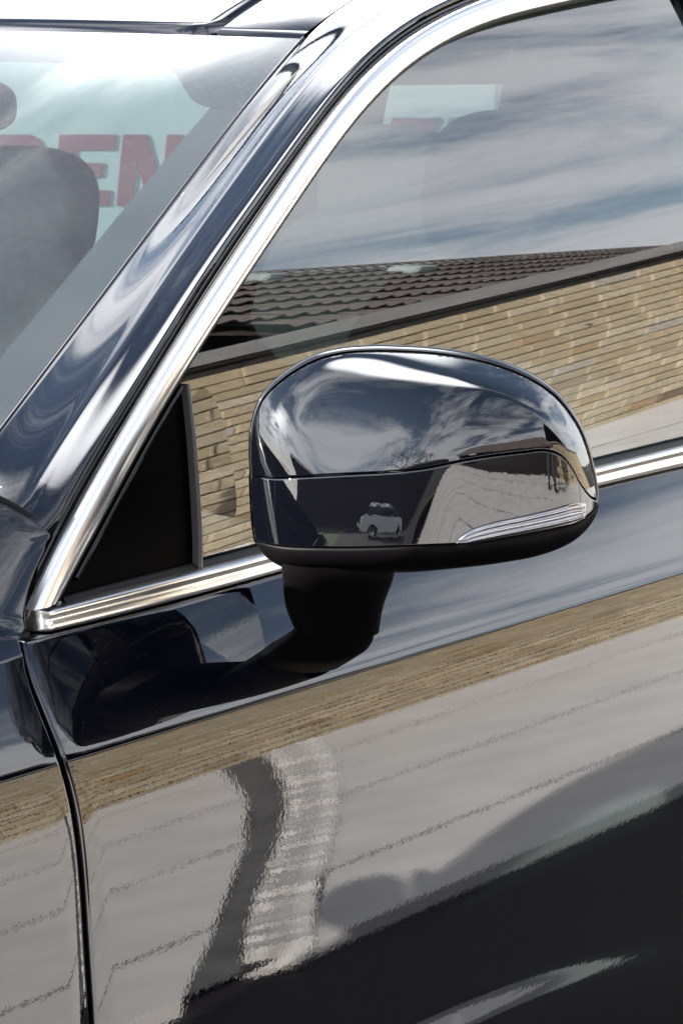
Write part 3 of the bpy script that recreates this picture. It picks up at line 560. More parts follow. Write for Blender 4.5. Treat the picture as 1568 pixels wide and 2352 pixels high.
# --- cabin
def blob(name, c, r, mt, ex=3.0, rot=0, n=40, parent=None):
    rows = []
    def sp(v, e): return math.copysign(abs(v) ** (2 / e), v)
    for i in range(n // 2 + 1):
        ph = -math.pi / 2 + math.pi * i / (n // 2); row = []
        for j in range(n):
            th = 2 * math.pi * j / n
            x = r[0] * sp(math.cos(ph), ex) * sp(math.cos(th), ex); y = r[1] * sp(math.cos(ph), ex) * sp(math.sin(th), ex); zz = r[2] * sp(math.sin(ph), ex)
            row.append((c[0] + x * math.cos(rot) + zz * math.sin(rot), c[1] + y, c[2] + zz * math.cos(rot) - x * math.sin(rot)))
        rows.append(row)
    return orient(grid(name, rows, mt, parent, closed=True), None)
def seat(x, y, dz=0.0):
    s = cp(blob('seat', (x, y, .62), (.28, .25, .09), M['cloth'], 4))
    b = blob('backrest', (x + .27, y, .90), (.07, .245, .30), M['cloth'], 3.2, R(12)); b.parent = s
    h = blob('headrest', (x + .36, y, 1.285 + dz), (.055, .145, .105), M['cloth'], 3.0, R(10)); h.parent = s
    return s
seat(.80, .56); seat(.82, 1.50, -.065); seat(1.72, .50); seat(1.72, 1.47, -.05)
cp(boxes('dashboard', [((.12, .95, .93), (.42, 1.5, .14), 0)], M['dash'], bev=.03))
# steering wheel on the far side
bm = bmesh.new()
rows = [[((.36 + .015 * math.cos(b) * 1.0), 1.34 + (.18 + .015 * math.sin(b)) * math.cos(a), 1.0 + (.18 + .015 * math.sin(b)) * math.sin(a) * .9) for b in np.linspace(0, 2 * math.pi, 9)[:-1]] for a in np.linspace(0, 2 * math.pi, 33)]
cp(grid('steering_wheel', rows, M['dash'], None, closed=True))
bm.free()
rows = [[(x, y, zroof(max(x, .48)) - .045 - .045 * abs((y - .95) / .62) ** 4) for y in np.linspace(.33, 1.57, 24)] for x in np.linspace(.50, 2.65, 20)]
cp(grid('headliner', rows, M['liner'], None))
cp(blob('rear_view_mirror', (.50, .95, 1.40), (.015, .13, .035), M['dash'], 3))
# inner door tops and inner pillars, far and near
for far in (False, True):
    cp(grid('inner_door', [[(x, .10, z) for x in (-.1, 1.1, 2.6)] for z in (.4, 1.0, 1.05)], M['dash'], None, far=far, smooth=False))
    rows = [[tuple(CIp[i] + np.array([.012, .02, -.004])), tuple(CIp[i] + np.array([.03, .045, -.012 ])), tuple(CIp[i] + np.array([.01, .12, .01]))] for i in range(0, NP_, 4)]
    cp(grid('inner_pillar_trim', rows, M['liner'], None, far=far))
    rows = [[(.93 + a - (z - 1.0) * .1, G(.93, z) + d, z) for a, d in ((-.05, .02), (-.05, .05), (.05, .05), (.05, .02))] for z in np.linspace(.95, 1.52, 10)]
    cp(grid('inner_door_pillar', rows, M['liner'], None, far=far))

# wheels
def lathe_y(prof, c, n=48):   # prof: (y offset, radius)
    return [[(c[0] + r * math.cos(a), c[1] + yo, c[2] + r * math.sin(a)) for a in np.linspace(0, 2 * math.pi, n, endpoint=False)] for yo, r in prof]
def wheel(c, parent_fn, rr=.36, w=.22, side=-1):
    t = parent_fn(grid('wheel', lathe_y([(side * w * .35, .235 * rr / .36), (side * w / 2, .26 * rr / .36), (side * w / 2, rr - .02), (side * w * .4, rr), (-side * w * .4, rr), (-side * w / 2, rr - .03), (-side * w / 2, .2)], c), M['tyre'], None, closed=True))
    r = grid('rim', lathe_y([(side * w * .42, .24 * rr / .36), (side * w * .3, .22 * rr / .36), (side * w * .25, .03)], c), M['alloy'], None, closed=True)
    r.parent = t; return t
for x in (-.85, 2.02):
    wheel((x, .13, .36), cp); wheel((x, 1.77, .36), cp, side=1)

# ------------------------------------------------------------------ wing mirror
PHI = R(36); MC0 = np.array([.008, -.125, 1.153]); nF = np.array([-math.cos(PHI), -math.sin(PHI), 0]); vU = np.array([math.sin(PHI), -math.cos(PHI), 0])
mo = D['MO'][:-1]; uc, wc = D['MC']
dd = mo - np.array([uc, wc]); th = np.arctan2(dd[:, 1], dd[:, 0]); rr_ = np.hypot(dd[:, 0], dd[:, 1]); o_ = np.argsort(th); th = th[o_]; rr_ = rr_[o_]
th = np.r_[th[-8:] - 2 * math.pi, th, th[:8] + 2 * math.pi]; rr_ = np.r_[rr_[-8:], rr_, rr_[:8]]
def rho(u, w, k=1.0):
    a, b = u - uc, w - wc; return math.hypot(a, b) / (float(np.interp(math.atan2(b, a), th, rr_)) * k)
HD = .078; KT = -.012
def KTu(u): return .020 + (-.200 - .020) * smoothstep(uc - .085, uc + .045, u)
def dome_up(u, w):
    rp_ = min(rho(u, w), 1.0); a_ = u - uc; b_ = w - wc
    re_ = math.hypot(a_ / (.140 if a_ > 0 else .138), b_ / (.122 if b_ > 0 else .070)); k_ = smoothstep(.35, .95, rp_)
    r = min(re_ * (1 - k_) + rp_ * k_, 1.0)
    h = HD * (1 - r ** 2.35) ** .62
    x_ = b_ if b_ < .055 else .055 + .040 * (1 - math.exp(-(b_ - .055) / .040))
    return h - KTu(u) * x_ * smoothstep(1.0, .85, r)
_cs = {}
def split_w(u):
    k = round(u, 5)
    if k not in _cs:
        w0 = float(np.interp(u, D['MS'][:, 0], D['MS'][:, 1])); w1 = w0
        for _ in range(4): w1 = w0 + .165 * dome_up(u, w1) * smoothstep(1.02, .9, rho(u, w1))
        _cs[k] = (w1, dome_up(u, w1))
    return _cs[k]
def dome(u, w):
    ws, hs = split_w(u)
    if w >= ws: return dome_up(u, w)
    q_ = smoothstep(uc - .022, uc + .022, u); t0 = R(9.0 - 8.6 * q_); d_ = ws - w; sl = R(6.0 + 2.0 * q_) / .055
    fade = smoothstep(0, .012, hs)
    return hs + (math.tan(t0) * d_ - .5 * sl * d_ * d_) * fade
def mp3(u, w, h): return tuple(MC0 + vU * u + np.array([0, 0, w]) + nF * h)
ul, ur = mo[:, 0].min() + .0006, mo[:, 0].max() - .0006
# upper and lower outline as functions of u
il = int(np.argmin(mo[:, 0])); ir = int(np.argmax(mo[:, 0]))
loop = np.vstack([mo[il:], mo[:il]]); kr = int(np.argmax(loop[:, 0]))
topc = loop[:kr + 1]; botc = np.vstack([loop[kr:], loop[:1]])[::-1]
if topc[:, 1].mean() < botc[:, 1].mean(): topc, botc = botc, topc
fT = lambda u: float(np.interp(u, topc[:, 0], topc[:, 1])); fB = lambda u: float(np.interp(u, botc[:, 0], botc[:, 1]))
def lift_w(u, w):      # the traced lines lie on the outline plane; raise them onto the dome
    w1 = w
    for _ in range(4): w1 = w + .165 * dome(u, w1) * smoothstep(1.06, .97, rho(u, w1))
    return w1
fS = lambda u: split_w(u)[0]; fK = lambda u: lift_w(u, float(np.interp(u, D['MK'][:, 0], D['MK'][:, 1])))
mirror = cp(blob('wing_mirror', tuple(MC0 + np.array([.02, .002, 0])), (.02, .10, .05), M['rubber'], 3))
tag(mirror, 'black wing mirror with clear side repeater')
NU = 150
us = [(ul + ur) / 2 - (ur - ul) / 2 * math.cos(math.pi * k / (NU - 1)) for k in range(NU)]
def inset(u, w, k):   # keep the panel a little inside the outline
    r = rho(u, w)
    if r > k: a = k / r; return uc + (u - uc) * a, wc + (w - wc) * a
    return u, w
def panel(name, lo, hi, mt, kin, nv, gap_lo=.0, gap_hi=.0, push=0.0, foldlo=True, foldhi=True):
    rows = []
    for u in us:
        a, b = lo(u) + gap_lo, hi(u) - gap_hi
        if b < a: a = b = (a + b) / 2
        row = []
        q = [.5 - .5 * math.cos(math.pi * j / (nv - 1)) for j in range(nv)]
        e = min(.0012, (b - a) * .2)
        pts = [(a, -.006 if foldlo else 0), (a + e * .12, -.0014 if foldlo else 0), (a + e * .5, -.0003 if foldlo else 0)] + [(a + e + (b - a - 2 * e) * t, 0) for t in q] + [(b - e * .5, -.0003 if foldhi else 0), (b - e * .12, -.0014 if foldhi else 0), (b, -.006 if foldhi else 0)]
        for w, h in pts:
            uu, ww = inset(u, w, kin)
            row.append(mp3(uu, ww, dome(uu, ww) + h + push))
        rows.append(row)
    o = orient(grid(name, rows, mt, None), MC0 + np.array([.05, .02, 0])); o.parent = mirror
    bpy.context.view_layer.update(); return o
def child_of_mirror(o):
    orient(o, MC0 + np.array([.05, .02, 0])); o.parent = mirror; return o
cap = panel('mirror_cap', fS, fT, M['mpaint'], .975, 70, gap_lo=.0004)
lower = panel('lower_cover', fK, fS, M['mpaint'], .985, 30, gap_lo=.0003, gap_hi=.0005)
rows = []
for u in us:
    wk = max(fK(u) - .0003, fB(u) + .0002); wb = fB(u); hk = dome(u, wk); row = [mp3(u, wk, hk - .006), mp3(u, wk, hk - .0012)]
    for t in np.linspace(0, math.pi / 2, 20):
        row.append(mp3(u, wk - (wk - wb) * math.sin(t), (hk - .0006) * math.cos(t) ** .8))
    row.append(mp3(u, wb, -.012)); rows.append(row)
skirt = orient(grid('mirror_skirt', rows, M['plastic'], None), MC0 + np.array([.05, .02, 0])); skirt.parent = mirror
# rear shell: ring from the outline backwards
rows = []
ring = mo
sc_ = [(.95, -.012), (.968, -.004), (.972, .0005), (.985, .002), (.996, -.001), (1.0, -.006), (1.0, -.016), (.99, -.050), (.955, -.090), (.90, -.120), (.82, -.138), (.74, -.142)]
for k, h in sc_:
    row = []
    for (u, w) in ring:
        row.append(mp3(uc + (u - uc) * k, wc + (w - wc) * k, h * (1 if h > -.02 else .5)))
    rows.append(row)
child_of_mirror(grid('rear_shell', rows, M['mpaint'], None, closed=True))
rows = [[mp3(uc + (u - uc) * k, wc + (w - wc) * k, -.138) for u, w in ring] for k in (.78, .5, .02)]
mg = bpy.data.materials.new('mirror_glass'); mg.use_nodes = True; pp = mg.node_tree.nodes['Principled BSDF']; pp.inputs['Metallic'].default_value = 1; pp.inputs['Roughness'].default_value = .02
child_of_mirror(grid('mirror_glass', rows, mg, None, closed=True))
# side repeater: bright ribbed reflector under a clear cover
st = np.array([(u, lift_w(u, w)) for u, w in D['ST']]); sb = np.array([(u, lift_w(u, w)) for u, w in D['SB']])
def sig(i, t):
    a, b = st[i], sb[i]; return a[0] + (b[0] - a[0]) * t, a[1] + (b[1] - a[1]) * t
rows = []; rows2 = []
nI = len(st)
fine = 6
for k in range((nI - 1) * fine + 1):
    i = k / fine; i0 = min(int(i), nI - 2); f = i - i0
    row = []; row2 = []
    for j in range(33):
        t = j / 32
        a = sig(i0, t); b = sig(i0 + 1, t); u = a[0] * (1 - f) + b[0] * f; w = a[1] * (1 - f) + b[1] * f
        end = smoothstep(0, .08, k / ((nI - 1) * fine)) * smoothstep(1, .97, k / ((nI - 1) * fine))
        edge = min(1, 6 * t, 6 * (1 - t))
        rid = .0011 * abs(math.sin(t * math.pi * 3.0)) ** .7
        comb = .00035 * (1 if (k % 2) else -1) * (1 if .3 < t < .85 else 0)
        row.append(mp3(u, w, dome(u, w) + .0006 + (rid + comb) * edge * end))
        row2.append(mp3(u, w, dome(u, w) + .0012 + .0038 * end * math.sin(math.pi * t) ** .45))
    rows.append(row); rows2.append(row2)
sgn = child_of_mirror(grid('side_repeater', rows, M['reflector'], None))
child_of_mirror(grid('repeater_lens', rows2, M['lens'], None))
# stem and foot
def loft(name, secs, mt, ax=(.62, -.78), ratio=.72, n=48, ex=2.6):
    a = np.array([ax[0], ax[1], 0.]); b = np.array([ax[1], -ax[0], 0.]) * -1; rows = []
    S = np.array(secs); q = np.linspace(0, len(S) - 1, 28)
    def sp(v): return math.copysign(abs(v) ** (2 / ex), v)
    for t in q:
        i = min(int(t), len(S) - 2); f = t - i
        i0, i3 = max(i - 1, 0), min(i + 2, len(S) - 1)
        P = .5 * (2 * S[i] + (S[i + 1] - S[i0]) * f + (2 * S[i0] - 5 * S[i] + 4 * S[i + 1] - S[i3]) * f * f + (3 * S[i] - S[i0] - 3 * S[i + 1] + S[i3]) * f ** 3)
        rows.append([tuple(P[:3] + a * P[3] * sp(math.cos(w)) + b * P[3] * ratio * sp(math.sin(w))) for w in np.linspace(0, 2 * math.pi, n, endpoint=False)])
    return orient(grid(name, rows, mt, None, closed=True), None)
loft('mirror_stem', D['STEM'], M['plastic']).parent = mirror
loft('mirror_foot', D['FOOT'], M['plastic'], ratio=.7).parent = mirror
for ch in mirror.children:      # built in world space, so undo the parent's own offset
    ch.matrix_parent_inverse = Matrix.Identity(4)
# ------------------------------------------------------------------ surroundings
rnd = random.Random(4)
def sub(a, b, t): return a + (b - a) * t
def emesh(name, V, F, mt, parent=None, smooth=False):
    me = bpy.data.meshes.new(name); me.from_pydata(V, [], F); me.update(); o = link(me, name, None, [mt], smooth)
    if parent: o.parent = parent
    return o
# materials
m, p = mat('asphalt', (.012, .011, .012), .9); nz, mx = noise_color(m, p, (.006, .0045, .004), (.013, .0105, .009), 40); bump(m, p, 300, .002, .6); M['asphalt'] = m
m, p = mat('concrete', (.5, .5, .5), .85); noise_color(m, p, (.50, .485, .475), (.58, .565, .55), 3.5, 10); bump(m, p, 90, .002, .4, 6); M['concrete'] = m
m, p = mat('paver', (.36, .35, .34), .8); noise_color(m, p, (.26, .25, .245), (.56, .545, .53), 14, 8); bump(m, p, 60, .006, .8, 5); M['paver'] = m
m, p = mat('tar', (.09, .09, .09), .8); noise_color(m, p, (.07, .07, .073), (.11, .11, .112), 8); M['tar'] = m  # grey that stands for the shadow beside the paver kerb
m, p = mat('brick', (.3, .25, .16), .9)
at = node(m, 'ShaderNodeAttribute'); at.attribute_name = 'Col'
tc = node(m, 'ShaderNodeTexCoord'); nz = node(m, 'ShaderNodeTexNoise', Scale=22.0, Detail=8.0); lk(m, tc.outputs['Object'], nz.inputs['Vector'])
hs = node(m, 'ShaderNodeHueSaturation'); mr = node(m, 'ShaderNodeMapRange'); mr.inputs['To Min'].default_value = .55; mr.inputs['To Max'].default_value = 1.45
lk(m, nz.outputs['Fac'], mr.inputs['Value']); lk(m, mr.outputs[0], hs.inputs['Value']); lk(m, at.outputs['Color'], hs.inputs['Color']); lk(m, hs.outputs[0], p.inputs['Base Color'])
bump(m, p, 45, .006, .7, 5); M['brick'] = m
m, p = mat('mortar', (.15, .13, .10), .95); noise_color(m, p, (.12, .105, .085), (.19, .17, .14), 20); M['mortar'] = m
m, p = mat('fascia', (.10, .10, .10), .5); noise_color(m, p, (.15, .15, .15), (.19, .19, .187), 4, 5, (.3, 4, 4)); M['fascia'] = m
m, p = mat('roof_tile', (.07, .055, .048), .85); noise_color(m, p, (.055, .043, .040), (.105, .085, .077), 3.0, 8); bump(m, p, 60, .004, .6); M['tile'] = m
m, p = mat('brown_timber', (.03, .02, .016), .8); noise_color(m, p, (.018, .012, .010), (.05, .034, .027), 3, 8, (6, 6, .6)); M['timber'] = m
m, p = mat('bark', (.07, .055, .045), .95); noise_color(m, p, (.05, .04, .03), (.11, .09, .075), 14); M['bark'] = m
m, p = mat('grass', (.03, .05, .012), .9); noise_color(m, p, (.02, .035, .008), (.06, .085, .02), 6); M['grass'] = m
def cloth(name, c):
    m = bpy.data.materials.new(name); m.use_nodes = True; nt = m.node_tree
    for n in list(nt.nodes): nt.nodes.remove(n)
    out = node(m, 'ShaderNodeOutputMaterial'); a = node(m, 'ShaderNodeBsdfDiffuse'); b = node(m, 'ShaderNodeBsdfTranslucent'); a.inputs[0].default_value = (*c, 1); b.inputs[0].default_value = (*c, 1)
    x = node(m, 'ShaderNodeMixShader'); x.inputs[0].default_value = .45; lk(m, a.outputs[0], x.inputs[1]); lk(m, b.outputs[0], x.inputs[2]); lk(m, x.outputs[0], out.inputs[0]); return m
M['signw'] = cloth('sign_white', (.44, .50, .51)); M['signr'] = cloth('sign_red', (.27, .10, .12))
m, p = mat('sign_grey', (.16, .17, .18), .5); M['signg'] = m
m, p = mat('post_steel', (.3, .3, .3), .4, .8); M['steel'] = m
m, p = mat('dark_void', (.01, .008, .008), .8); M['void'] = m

# ground
g = emesh('ground', [(-400, -400, 0), (400, -400, 0), (400, 400, 0), (-400, 400, 0)], [(0, 1, 2, 3)], M['asphalt']); g['kind'] = 'structure'
fore = emesh('forecourt', [(-9, -5.0, .004), (16, -5.0, .004), (16, -1.62, .004), (-9, -1.62, .004)], [(0, 1, 2, 3)], M['void']); fore['kind'] = 'structure'
joint = emesh('joint_filler', [(-9, -4.99, .0444), (15.9, -4.99, .0444), (15.9, -1.63, .0444), (-3.1, -1.63, .0444)], [(0, 1, 2, 3)], M['void'], fore)
tp = [(1.45, -1.62), (1.62, -1.62), (5.62, -4.99), (5.30, -4.99)]
# concrete bays, split by a diagonal paver kerb
_yl = [-5.05, -4.88, -3.58, -3.03, -2.52, -2.15, -1.73, -1.55]; _xl = [5.56, 5.38, 4.02, 3.40, 2.77, 2.29, 1.78, 1.60]
_yr = [-5.05, -3.74, -3.06, -2.49, -2.00, -1.67, -1.55]; _xr = [5.88, 4.46, 3.67, 2.97, 2.33, 1.93, 1.80]
_yd = [-5.05, -4.81, -3.66, -3.23, -2.66, -2.36, -1.85, -1.55]; _xd = [5.32, 5.06, 3.94, 3.48, 2.81, 2.45, 1.80, 1.42]
kl = lambda y: float(np.interp(y, _yl, _xl)); kr_ = lambda y: float(np.interp(y, _yr, _xr)); kd_ = lambda y: min(float(np.interp(y, _yd, _xd)), kl(y) - .03)
def slab(y0, y1, xa0, xa1, xb0, xb1):
    h = .045
    y0 += .003; y1 -= .003
    V = [(xa0, y0, 0), (xb0, y0, 0), (xb1, y1, 0), (xa1, y1, 0)]
    e = .001
    V2 = [(xa0 + e, y0 + e, h), (xb0 - e, y0 + e, h), (xb1 - e, y1 - e, h), (xa1 + e, y1 - e, h)]
    V1 = [(x, y, h - .001) for x, y, z in V]
    o = emesh('concrete_slab', V + V1 + V2, [(0, 1, 5, 4), (1, 2, 6, 5), (2, 3, 7, 6), (3, 0, 4, 7), (4, 5, 9, 8), (5, 6, 10, 9), (6, 7, 11, 10), (7, 4, 8, 11), (8, 9, 10, 11)], M['concrete'], fore)
for y0, y1 in ((-2.145, -1.62), (-3.04, -2.155), (-3.99, -3.05), (-4.99, -4.0)):
    brk = [None, 9.3, 15.9]
    slab(y0, y1, kr_(y0), kr_(y1), 9.3, 9.3); slab(y0, y1, 9.31, 9.31, 15.9, 15.9)
for y0, y1 in ((-2.05, -1.62), (-2.86, -2.06), (-3.64, -2.87), (-4.4, -3.65), (-4.99, -4.41)):
    slab(y0, y1, max(y0 / .53, -3.0), max(y1 / .53, -3.0), kd_(y0), kd_(y1)); slab(y0, y1, y0 / .53, y1 / .53, -3.01, -3.01)
bms = []
for v in range(6):
    bm = bmesh.new(); bmesh.ops.create_cube(bm, size=1, matrix=Matrix.Diagonal((.100, .215, .085, 1)))
    bmesh.ops.bevel(bm, geom=list(bm.edges), offset=.012, segments=1, affect='EDGES')
    for vv in bm.verts: vv.co += Vector((rnd.uniform(-.006, .006), rnd.uniform(-.006, .006), rnd.uniform(-.009, .007)))
    me = bpy.data.meshes.new('paver'); bm.to_mesh(me); bm.free(); me.materials.append(M['paver']); bms.append(me)
yy = -1.66
k = 0
while yy > -4.96:
    wl = kr_(yy) - kl(yy); cx_ = (kr_(yy) + kl(yy)) / 2; sl_ = (kl(yy - .1) + kr_(yy - .1) - kl(yy) - kr_(yy)) / 2; ang = math.atan2(-.1, sl_)
    o = bpy.data.objects.new('paver', bms[k % 6]); COL.objects.link(o); o.location = (cx_, yy, .035 + rnd.uniform(-.006, .008)); o.rotation_euler = (rnd.uniform(-.05, .05), 0, ang + rnd.uniform(-.03, .03)); o.scale = (1, wl * abs(math.sin(ang)) / .215, 1); o.parent = fore
    yy -= .122 * abs(math.sin(ang)); k += 1

# brick / stone house with a flat-roofed front
house = empty('stone_house', (7, -5.15, 0), 'buff stone block house wall with grey fascia, opposite the car', 'house')
def hp(o): return local(o, house)
WX0, WX1, WY, WTOP = 1.6, 16.0, -5.0, 2.30
hp(boxes('wall', [(((WX0 + WX1) / 2, WY - .2, WTOP / 2), (WX1 - WX0, .36, WTOP), 0)], M['mortar']))
palette = [tuple(q * kk_ for q, kk_ in zip(c_, (.66, .635, .64))) for c_ in [(.46, .385, .25), (.50, .43, .29), (.42, .35, .22), (.53, .465, .33), (.47, .40, .265), (.42, .31, .17), (.30, .23, .14), (.37, .25, .12), (.45, .42, .35), (.19, .15, .10), (.50, .435, .30), (.46, .39, .25)]]
wts = [14, 14, 12, 9, 12, 3, 2, 1.5, 3, .7, 10, 12]
bricks = []
course = .112; nc = int(WTOP / course)
for c in range(nc):
    x = WX0 + rnd.uniform(-.2, 0)
    while x < WX1:
        L_ = rnd.uniform(.22, .44); bricks.append((x, x + L_, c * course, rnd.choices(range(12), wts)[0], rnd.uniform(-.006, .012))); x += L_
def brick_geo(L_, H, T, jit):
    e = .010
    V = [(-L_ / 2, 0, -H / 2), (L_ / 2, 0, -H / 2), (L_ / 2, 0, H / 2), (-L_ / 2, 0, H / 2)]
    V2 = [(-L_ / 2 + jit(), T - e, -H / 2 + jit()), (L_ / 2 + jit(), T - e, -H / 2 + jit()), (L_ / 2 + jit(), T - e, H / 2 + jit()), (-L_ / 2 + jit(), T - e, H / 2 + jit())]
    V3 = [(a[0] - math.copysign(e, a[0]), T + jit() * .8, a[2] - math.copysign(e, a[2])) for a in V2]
    F = []
    for b in (0, 4):
        for i in range(4): F.append((b + i, b + 4 + i, b + 4 + (i + 1) % 4, b + (i + 1) % 4))
    F.append((8, 11, 10, 9)); return V + V2 + V3, F
def set_col(me, cols):
    ca = me.color_attributes.new('Col', 'FLOAT_COLOR', 'POINT')
    ca.data.foreach_set('color', np.array([(*c, 1) for c in cols], dtype=np.float32).ravel())
cand = sorted([b for b in bricks if 4.2 < b[0] < 9.5 and b[2] > .9], key=lambda b: abs(b[0] - 6.6) + (0 if b[2] > 1.3 else 2))[:290]
cs = set(id(b) for b in cand)
shared = {}
jit = lambda: rnd.uniform(-.004, .004)
Vs, Fs, Cs = [], [], []
for b in bricks:
    x0, x1, z, ci, pr = b; L_ = x1 - x0 - .010; H = course - .010; cx = (x0 + x1) / 2; cz = z + course / 2
    if id(b) in cs:
        key = (round(L_, 2), ci)
        if key not in shared:
            V, F = brick_geo(round(L_, 2), H, .03, jit); me = bpy.data.meshes.new('brick'); me.from_pydata(V, [], F); me.update(); set_col(me, [palette[ci]] * len(V)); me.materials.append(M['brick']); shared[key] = me
        o = bpy.data.objects.new('brick', shared[key]); COL.objects.link(o); o.location = (cx, WY - .02 + pr, cz); hp(o)
    else:
        V, F = brick_geo(L_, H, .03, jit); k = len(Vs)
        kk = rnd.uniform(.88, 1.12)
        Vs += [(v[0] + cx, v[1] + WY - .02 + pr, v[2] + cz) for v in V]; Fs += [tuple(i + k for i in f) for f in F]; Cs += [tuple(q * kk for q in palette[ci])] * len(V)
me = bpy.data.meshes.new('bricks'); me.from_pydata(Vs, [], Fs); me.update(); set_col(me, Cs); o = link(me, 'brickwork', None, [M['brick']], False); o['kind'] = 'stuff'; hp(o)
hp(boxes('fascia', [(((WX0 + WX1) / 2, WY + .10, WTOP + .105), (WX1 - WX0 + .3, .03, .13), 0)], M['fascia']))
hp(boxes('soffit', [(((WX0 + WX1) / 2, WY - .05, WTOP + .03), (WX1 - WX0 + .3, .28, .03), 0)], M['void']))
hp(boxes('flat_roof', [(((WX0 + WX1) / 2, WY - 1.3, WTOP + .13), (WX1 - WX0 + .2, 2.75, .06), 0)], M['fascia']))

# tiled pitched roof rising behind, turned away from the wall
RA, RB, RZ = Vector((2.5, -5.65)), Vector((24.0, -14.55)), 4.75
rd = (RB - RA).normalized(); dn = Vector((-rd.y, rd.x))      # towards the eaves
if dn.y < 0: dn = -dn
SL = R(50)
back = empty('tiled_roof_house', ((RA.x + RB.x) / 2, (RA.y + RB.y) / 2, 0), 'house with brown wavy roof tiles behind the flat-roofed stone front', 'house')
def bp(o): return local(o, back)
def rp(s, t, h=0):      # s along ridge, t down the slope
    q = RA + rd * s + dn * (t * math.cos(SL)); nn = Vector((dn.x * math.sin(SL), dn.y * math.sin(SL), math.cos(SL)))
    return Vector((q.x, q.y, RZ - t * math.sin(SL))) + nn * h
RL = (RB - RA).length
NR, TP, TW = 14, .32, .30
q0, q1, q2, q3 = rp(0, 0, -.03), rp(RL, 0, -.03), rp(RL, NR * TP, -.03), rp(0, NR * TP, -.03)
def cuty(a, b, y): t = (y - a.y) / (b.y - a.y); return a + (b - a) * t
qa_, qb_ = cuty(q0, q3, -5.15), cuty(q3, q2, -5.15)
bp(emesh('roof', [tuple(q) for q in (q0, q1, q2, qb_, qa_)] + [(q0.x - dn.x * 2.1, q0.y - dn.y * 2.1, RZ - 2.5), (q1.x - dn.x * 2.1, q1.y - dn.y * 2.1, RZ - 2.5)], [(0, 4, 3, 2, 1), (0, 1, 6, 5)], M['timber']))
mid = rp(RL / 2, NR * TP / 2); angr = math.atan2(rd.y, rd.x)
hb = Vector((RA.x + RB.x, RA.y + RB.y, 0)) / 2
bp(boxes('wall', [((hb.x - dn.x * 1.2, hb.y - dn.y * 1.2, 1.2), (RL - .4, 3.0, 2.4), angr)], M['mortar']))
def tile_geo():
    V = []; n = 9
    prof = [.034 * (.5 + .5 * math.cos(2 * math.pi * (i / (n - 1)) )) ** 1.2 for i in range(n)]
    for t, lift in ((-.02, .0), (TP + .01, .050), (TP + .012, .038)):
        for i in range(n): V.append((TW * (i / (n - 1) - .5) * 1.03, -t, prof[i] + lift))
    F = []
    for r in range(2):
        for i in range(n - 1): F.append((r * n + i, (r + 1) * n + i, (r + 1) * n + i + 1, r * n + i + 1))
    return V, F
tV, tF = tile_geo()
Xv = Vector((rd.x, rd.y, 0)); Nn = Vector((dn.x * math.sin(SL), dn.y * math.sin(SL), math.cos(SL))); Yv = -Vector((dn.x * math.cos(SL), dn.y * math.cos(SL), -math.sin(SL)))
if Xv.cross(Yv).dot(Nn) < 0: pass
RM = Matrix((( Xv.x, Yv.x, Nn.x), (Xv.y, Yv.y, Nn.y), (Xv.z, Yv.z, Nn.z))).to_4x4()
tme = bpy.data.meshes.new('roof_tile'); tme.from_pydata(tV, [], tF); tme.update(); tme.materials.append(M['tile'])
tiles = [(k, r) for r in range(NR) for k in range(int(RL / TW)) if rp((k + .5) * TW, (r + 1) * TP).y < -5.06]
tiles.sort(key=lambda a: a[0] * .8 + abs(a[1] - 4))
Vs, Fs = [], []
for idx, (k, r) in enumerate(tiles):
    c = rp((k + .5) * TW, r * TP); mm = Matrix.Translation(c + Vector((0, 0, rnd.uniform(-.004, .004)))) @ RM @ Matrix.Rotation(rnd.uniform(-.02, .02), 4, 'Z')
    if idx < 290:
        o = bpy.data.objects.new('roof_tile', tme); COL.objects.link(o); o.parent = back; o.matrix_parent_inverse = Matrix.Translation(back.location).inverted(); o.matrix_basis = mm
    else:
        b = len(Vs); Vs += [tuple(mm @ Vector(v)) for v in tV]; Fs += [tuple(i + b for i in f) for f in tF]
o = bp(emesh('roof_tiling', Vs, Fs, M['tile'], smooth=False)); o['kind'] = 'stuff'
for s, t, w in ((9.6, .95, .5), (7.0, .75, .28)):  # white blocks added to stand for patches of sunlight over the tiles
    c = rp(s, t, .10)
    o = boxes('roof_vent', [((0, 0, 0), (w, .28, .10), 0)], M['signw'], bev=.02); o.parent = back; o.matrix_parent_inverse = Matrix.Translation(back.location).inverted(); o.matrix_basis = Matrix.Translation(c) @ RM

# garage wing with a dark opening, left of the stone wall
gar = empty('garage', (-2.2, -6, 0), 'garage with brown roof and deep dark doorway beside the stone wall', 'garage')
def gp(o): return local(o, gar)
gp(boxes('side_wall', [((-5.6, -6.3, 1.15), (.3, 2.6, 2.3), 0), ((1.45, -6.3, 1.15), (.3, 2.6, 2.3), 0), ((-2.1, -7.55, 1.15), (7.2, .2, 2.3), 0)], M['timber']))
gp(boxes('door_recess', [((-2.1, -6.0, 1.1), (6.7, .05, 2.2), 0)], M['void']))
gp(emesh('roof', [(-6, -4.8, 2.25), (1.75, -4.8, 2.25), (1.75, -6.6, 3.5), (-6, -6.6, 3.5), (-6, -8.4, 2.25), (1.75, -8.4, 2.25), (-6, -4.8, 2.12), (1.75, -4.8, 2.12)], [(0, 1, 2, 3), (3, 2, 5, 4), (6, 7, 1, 0)], M['tile']))

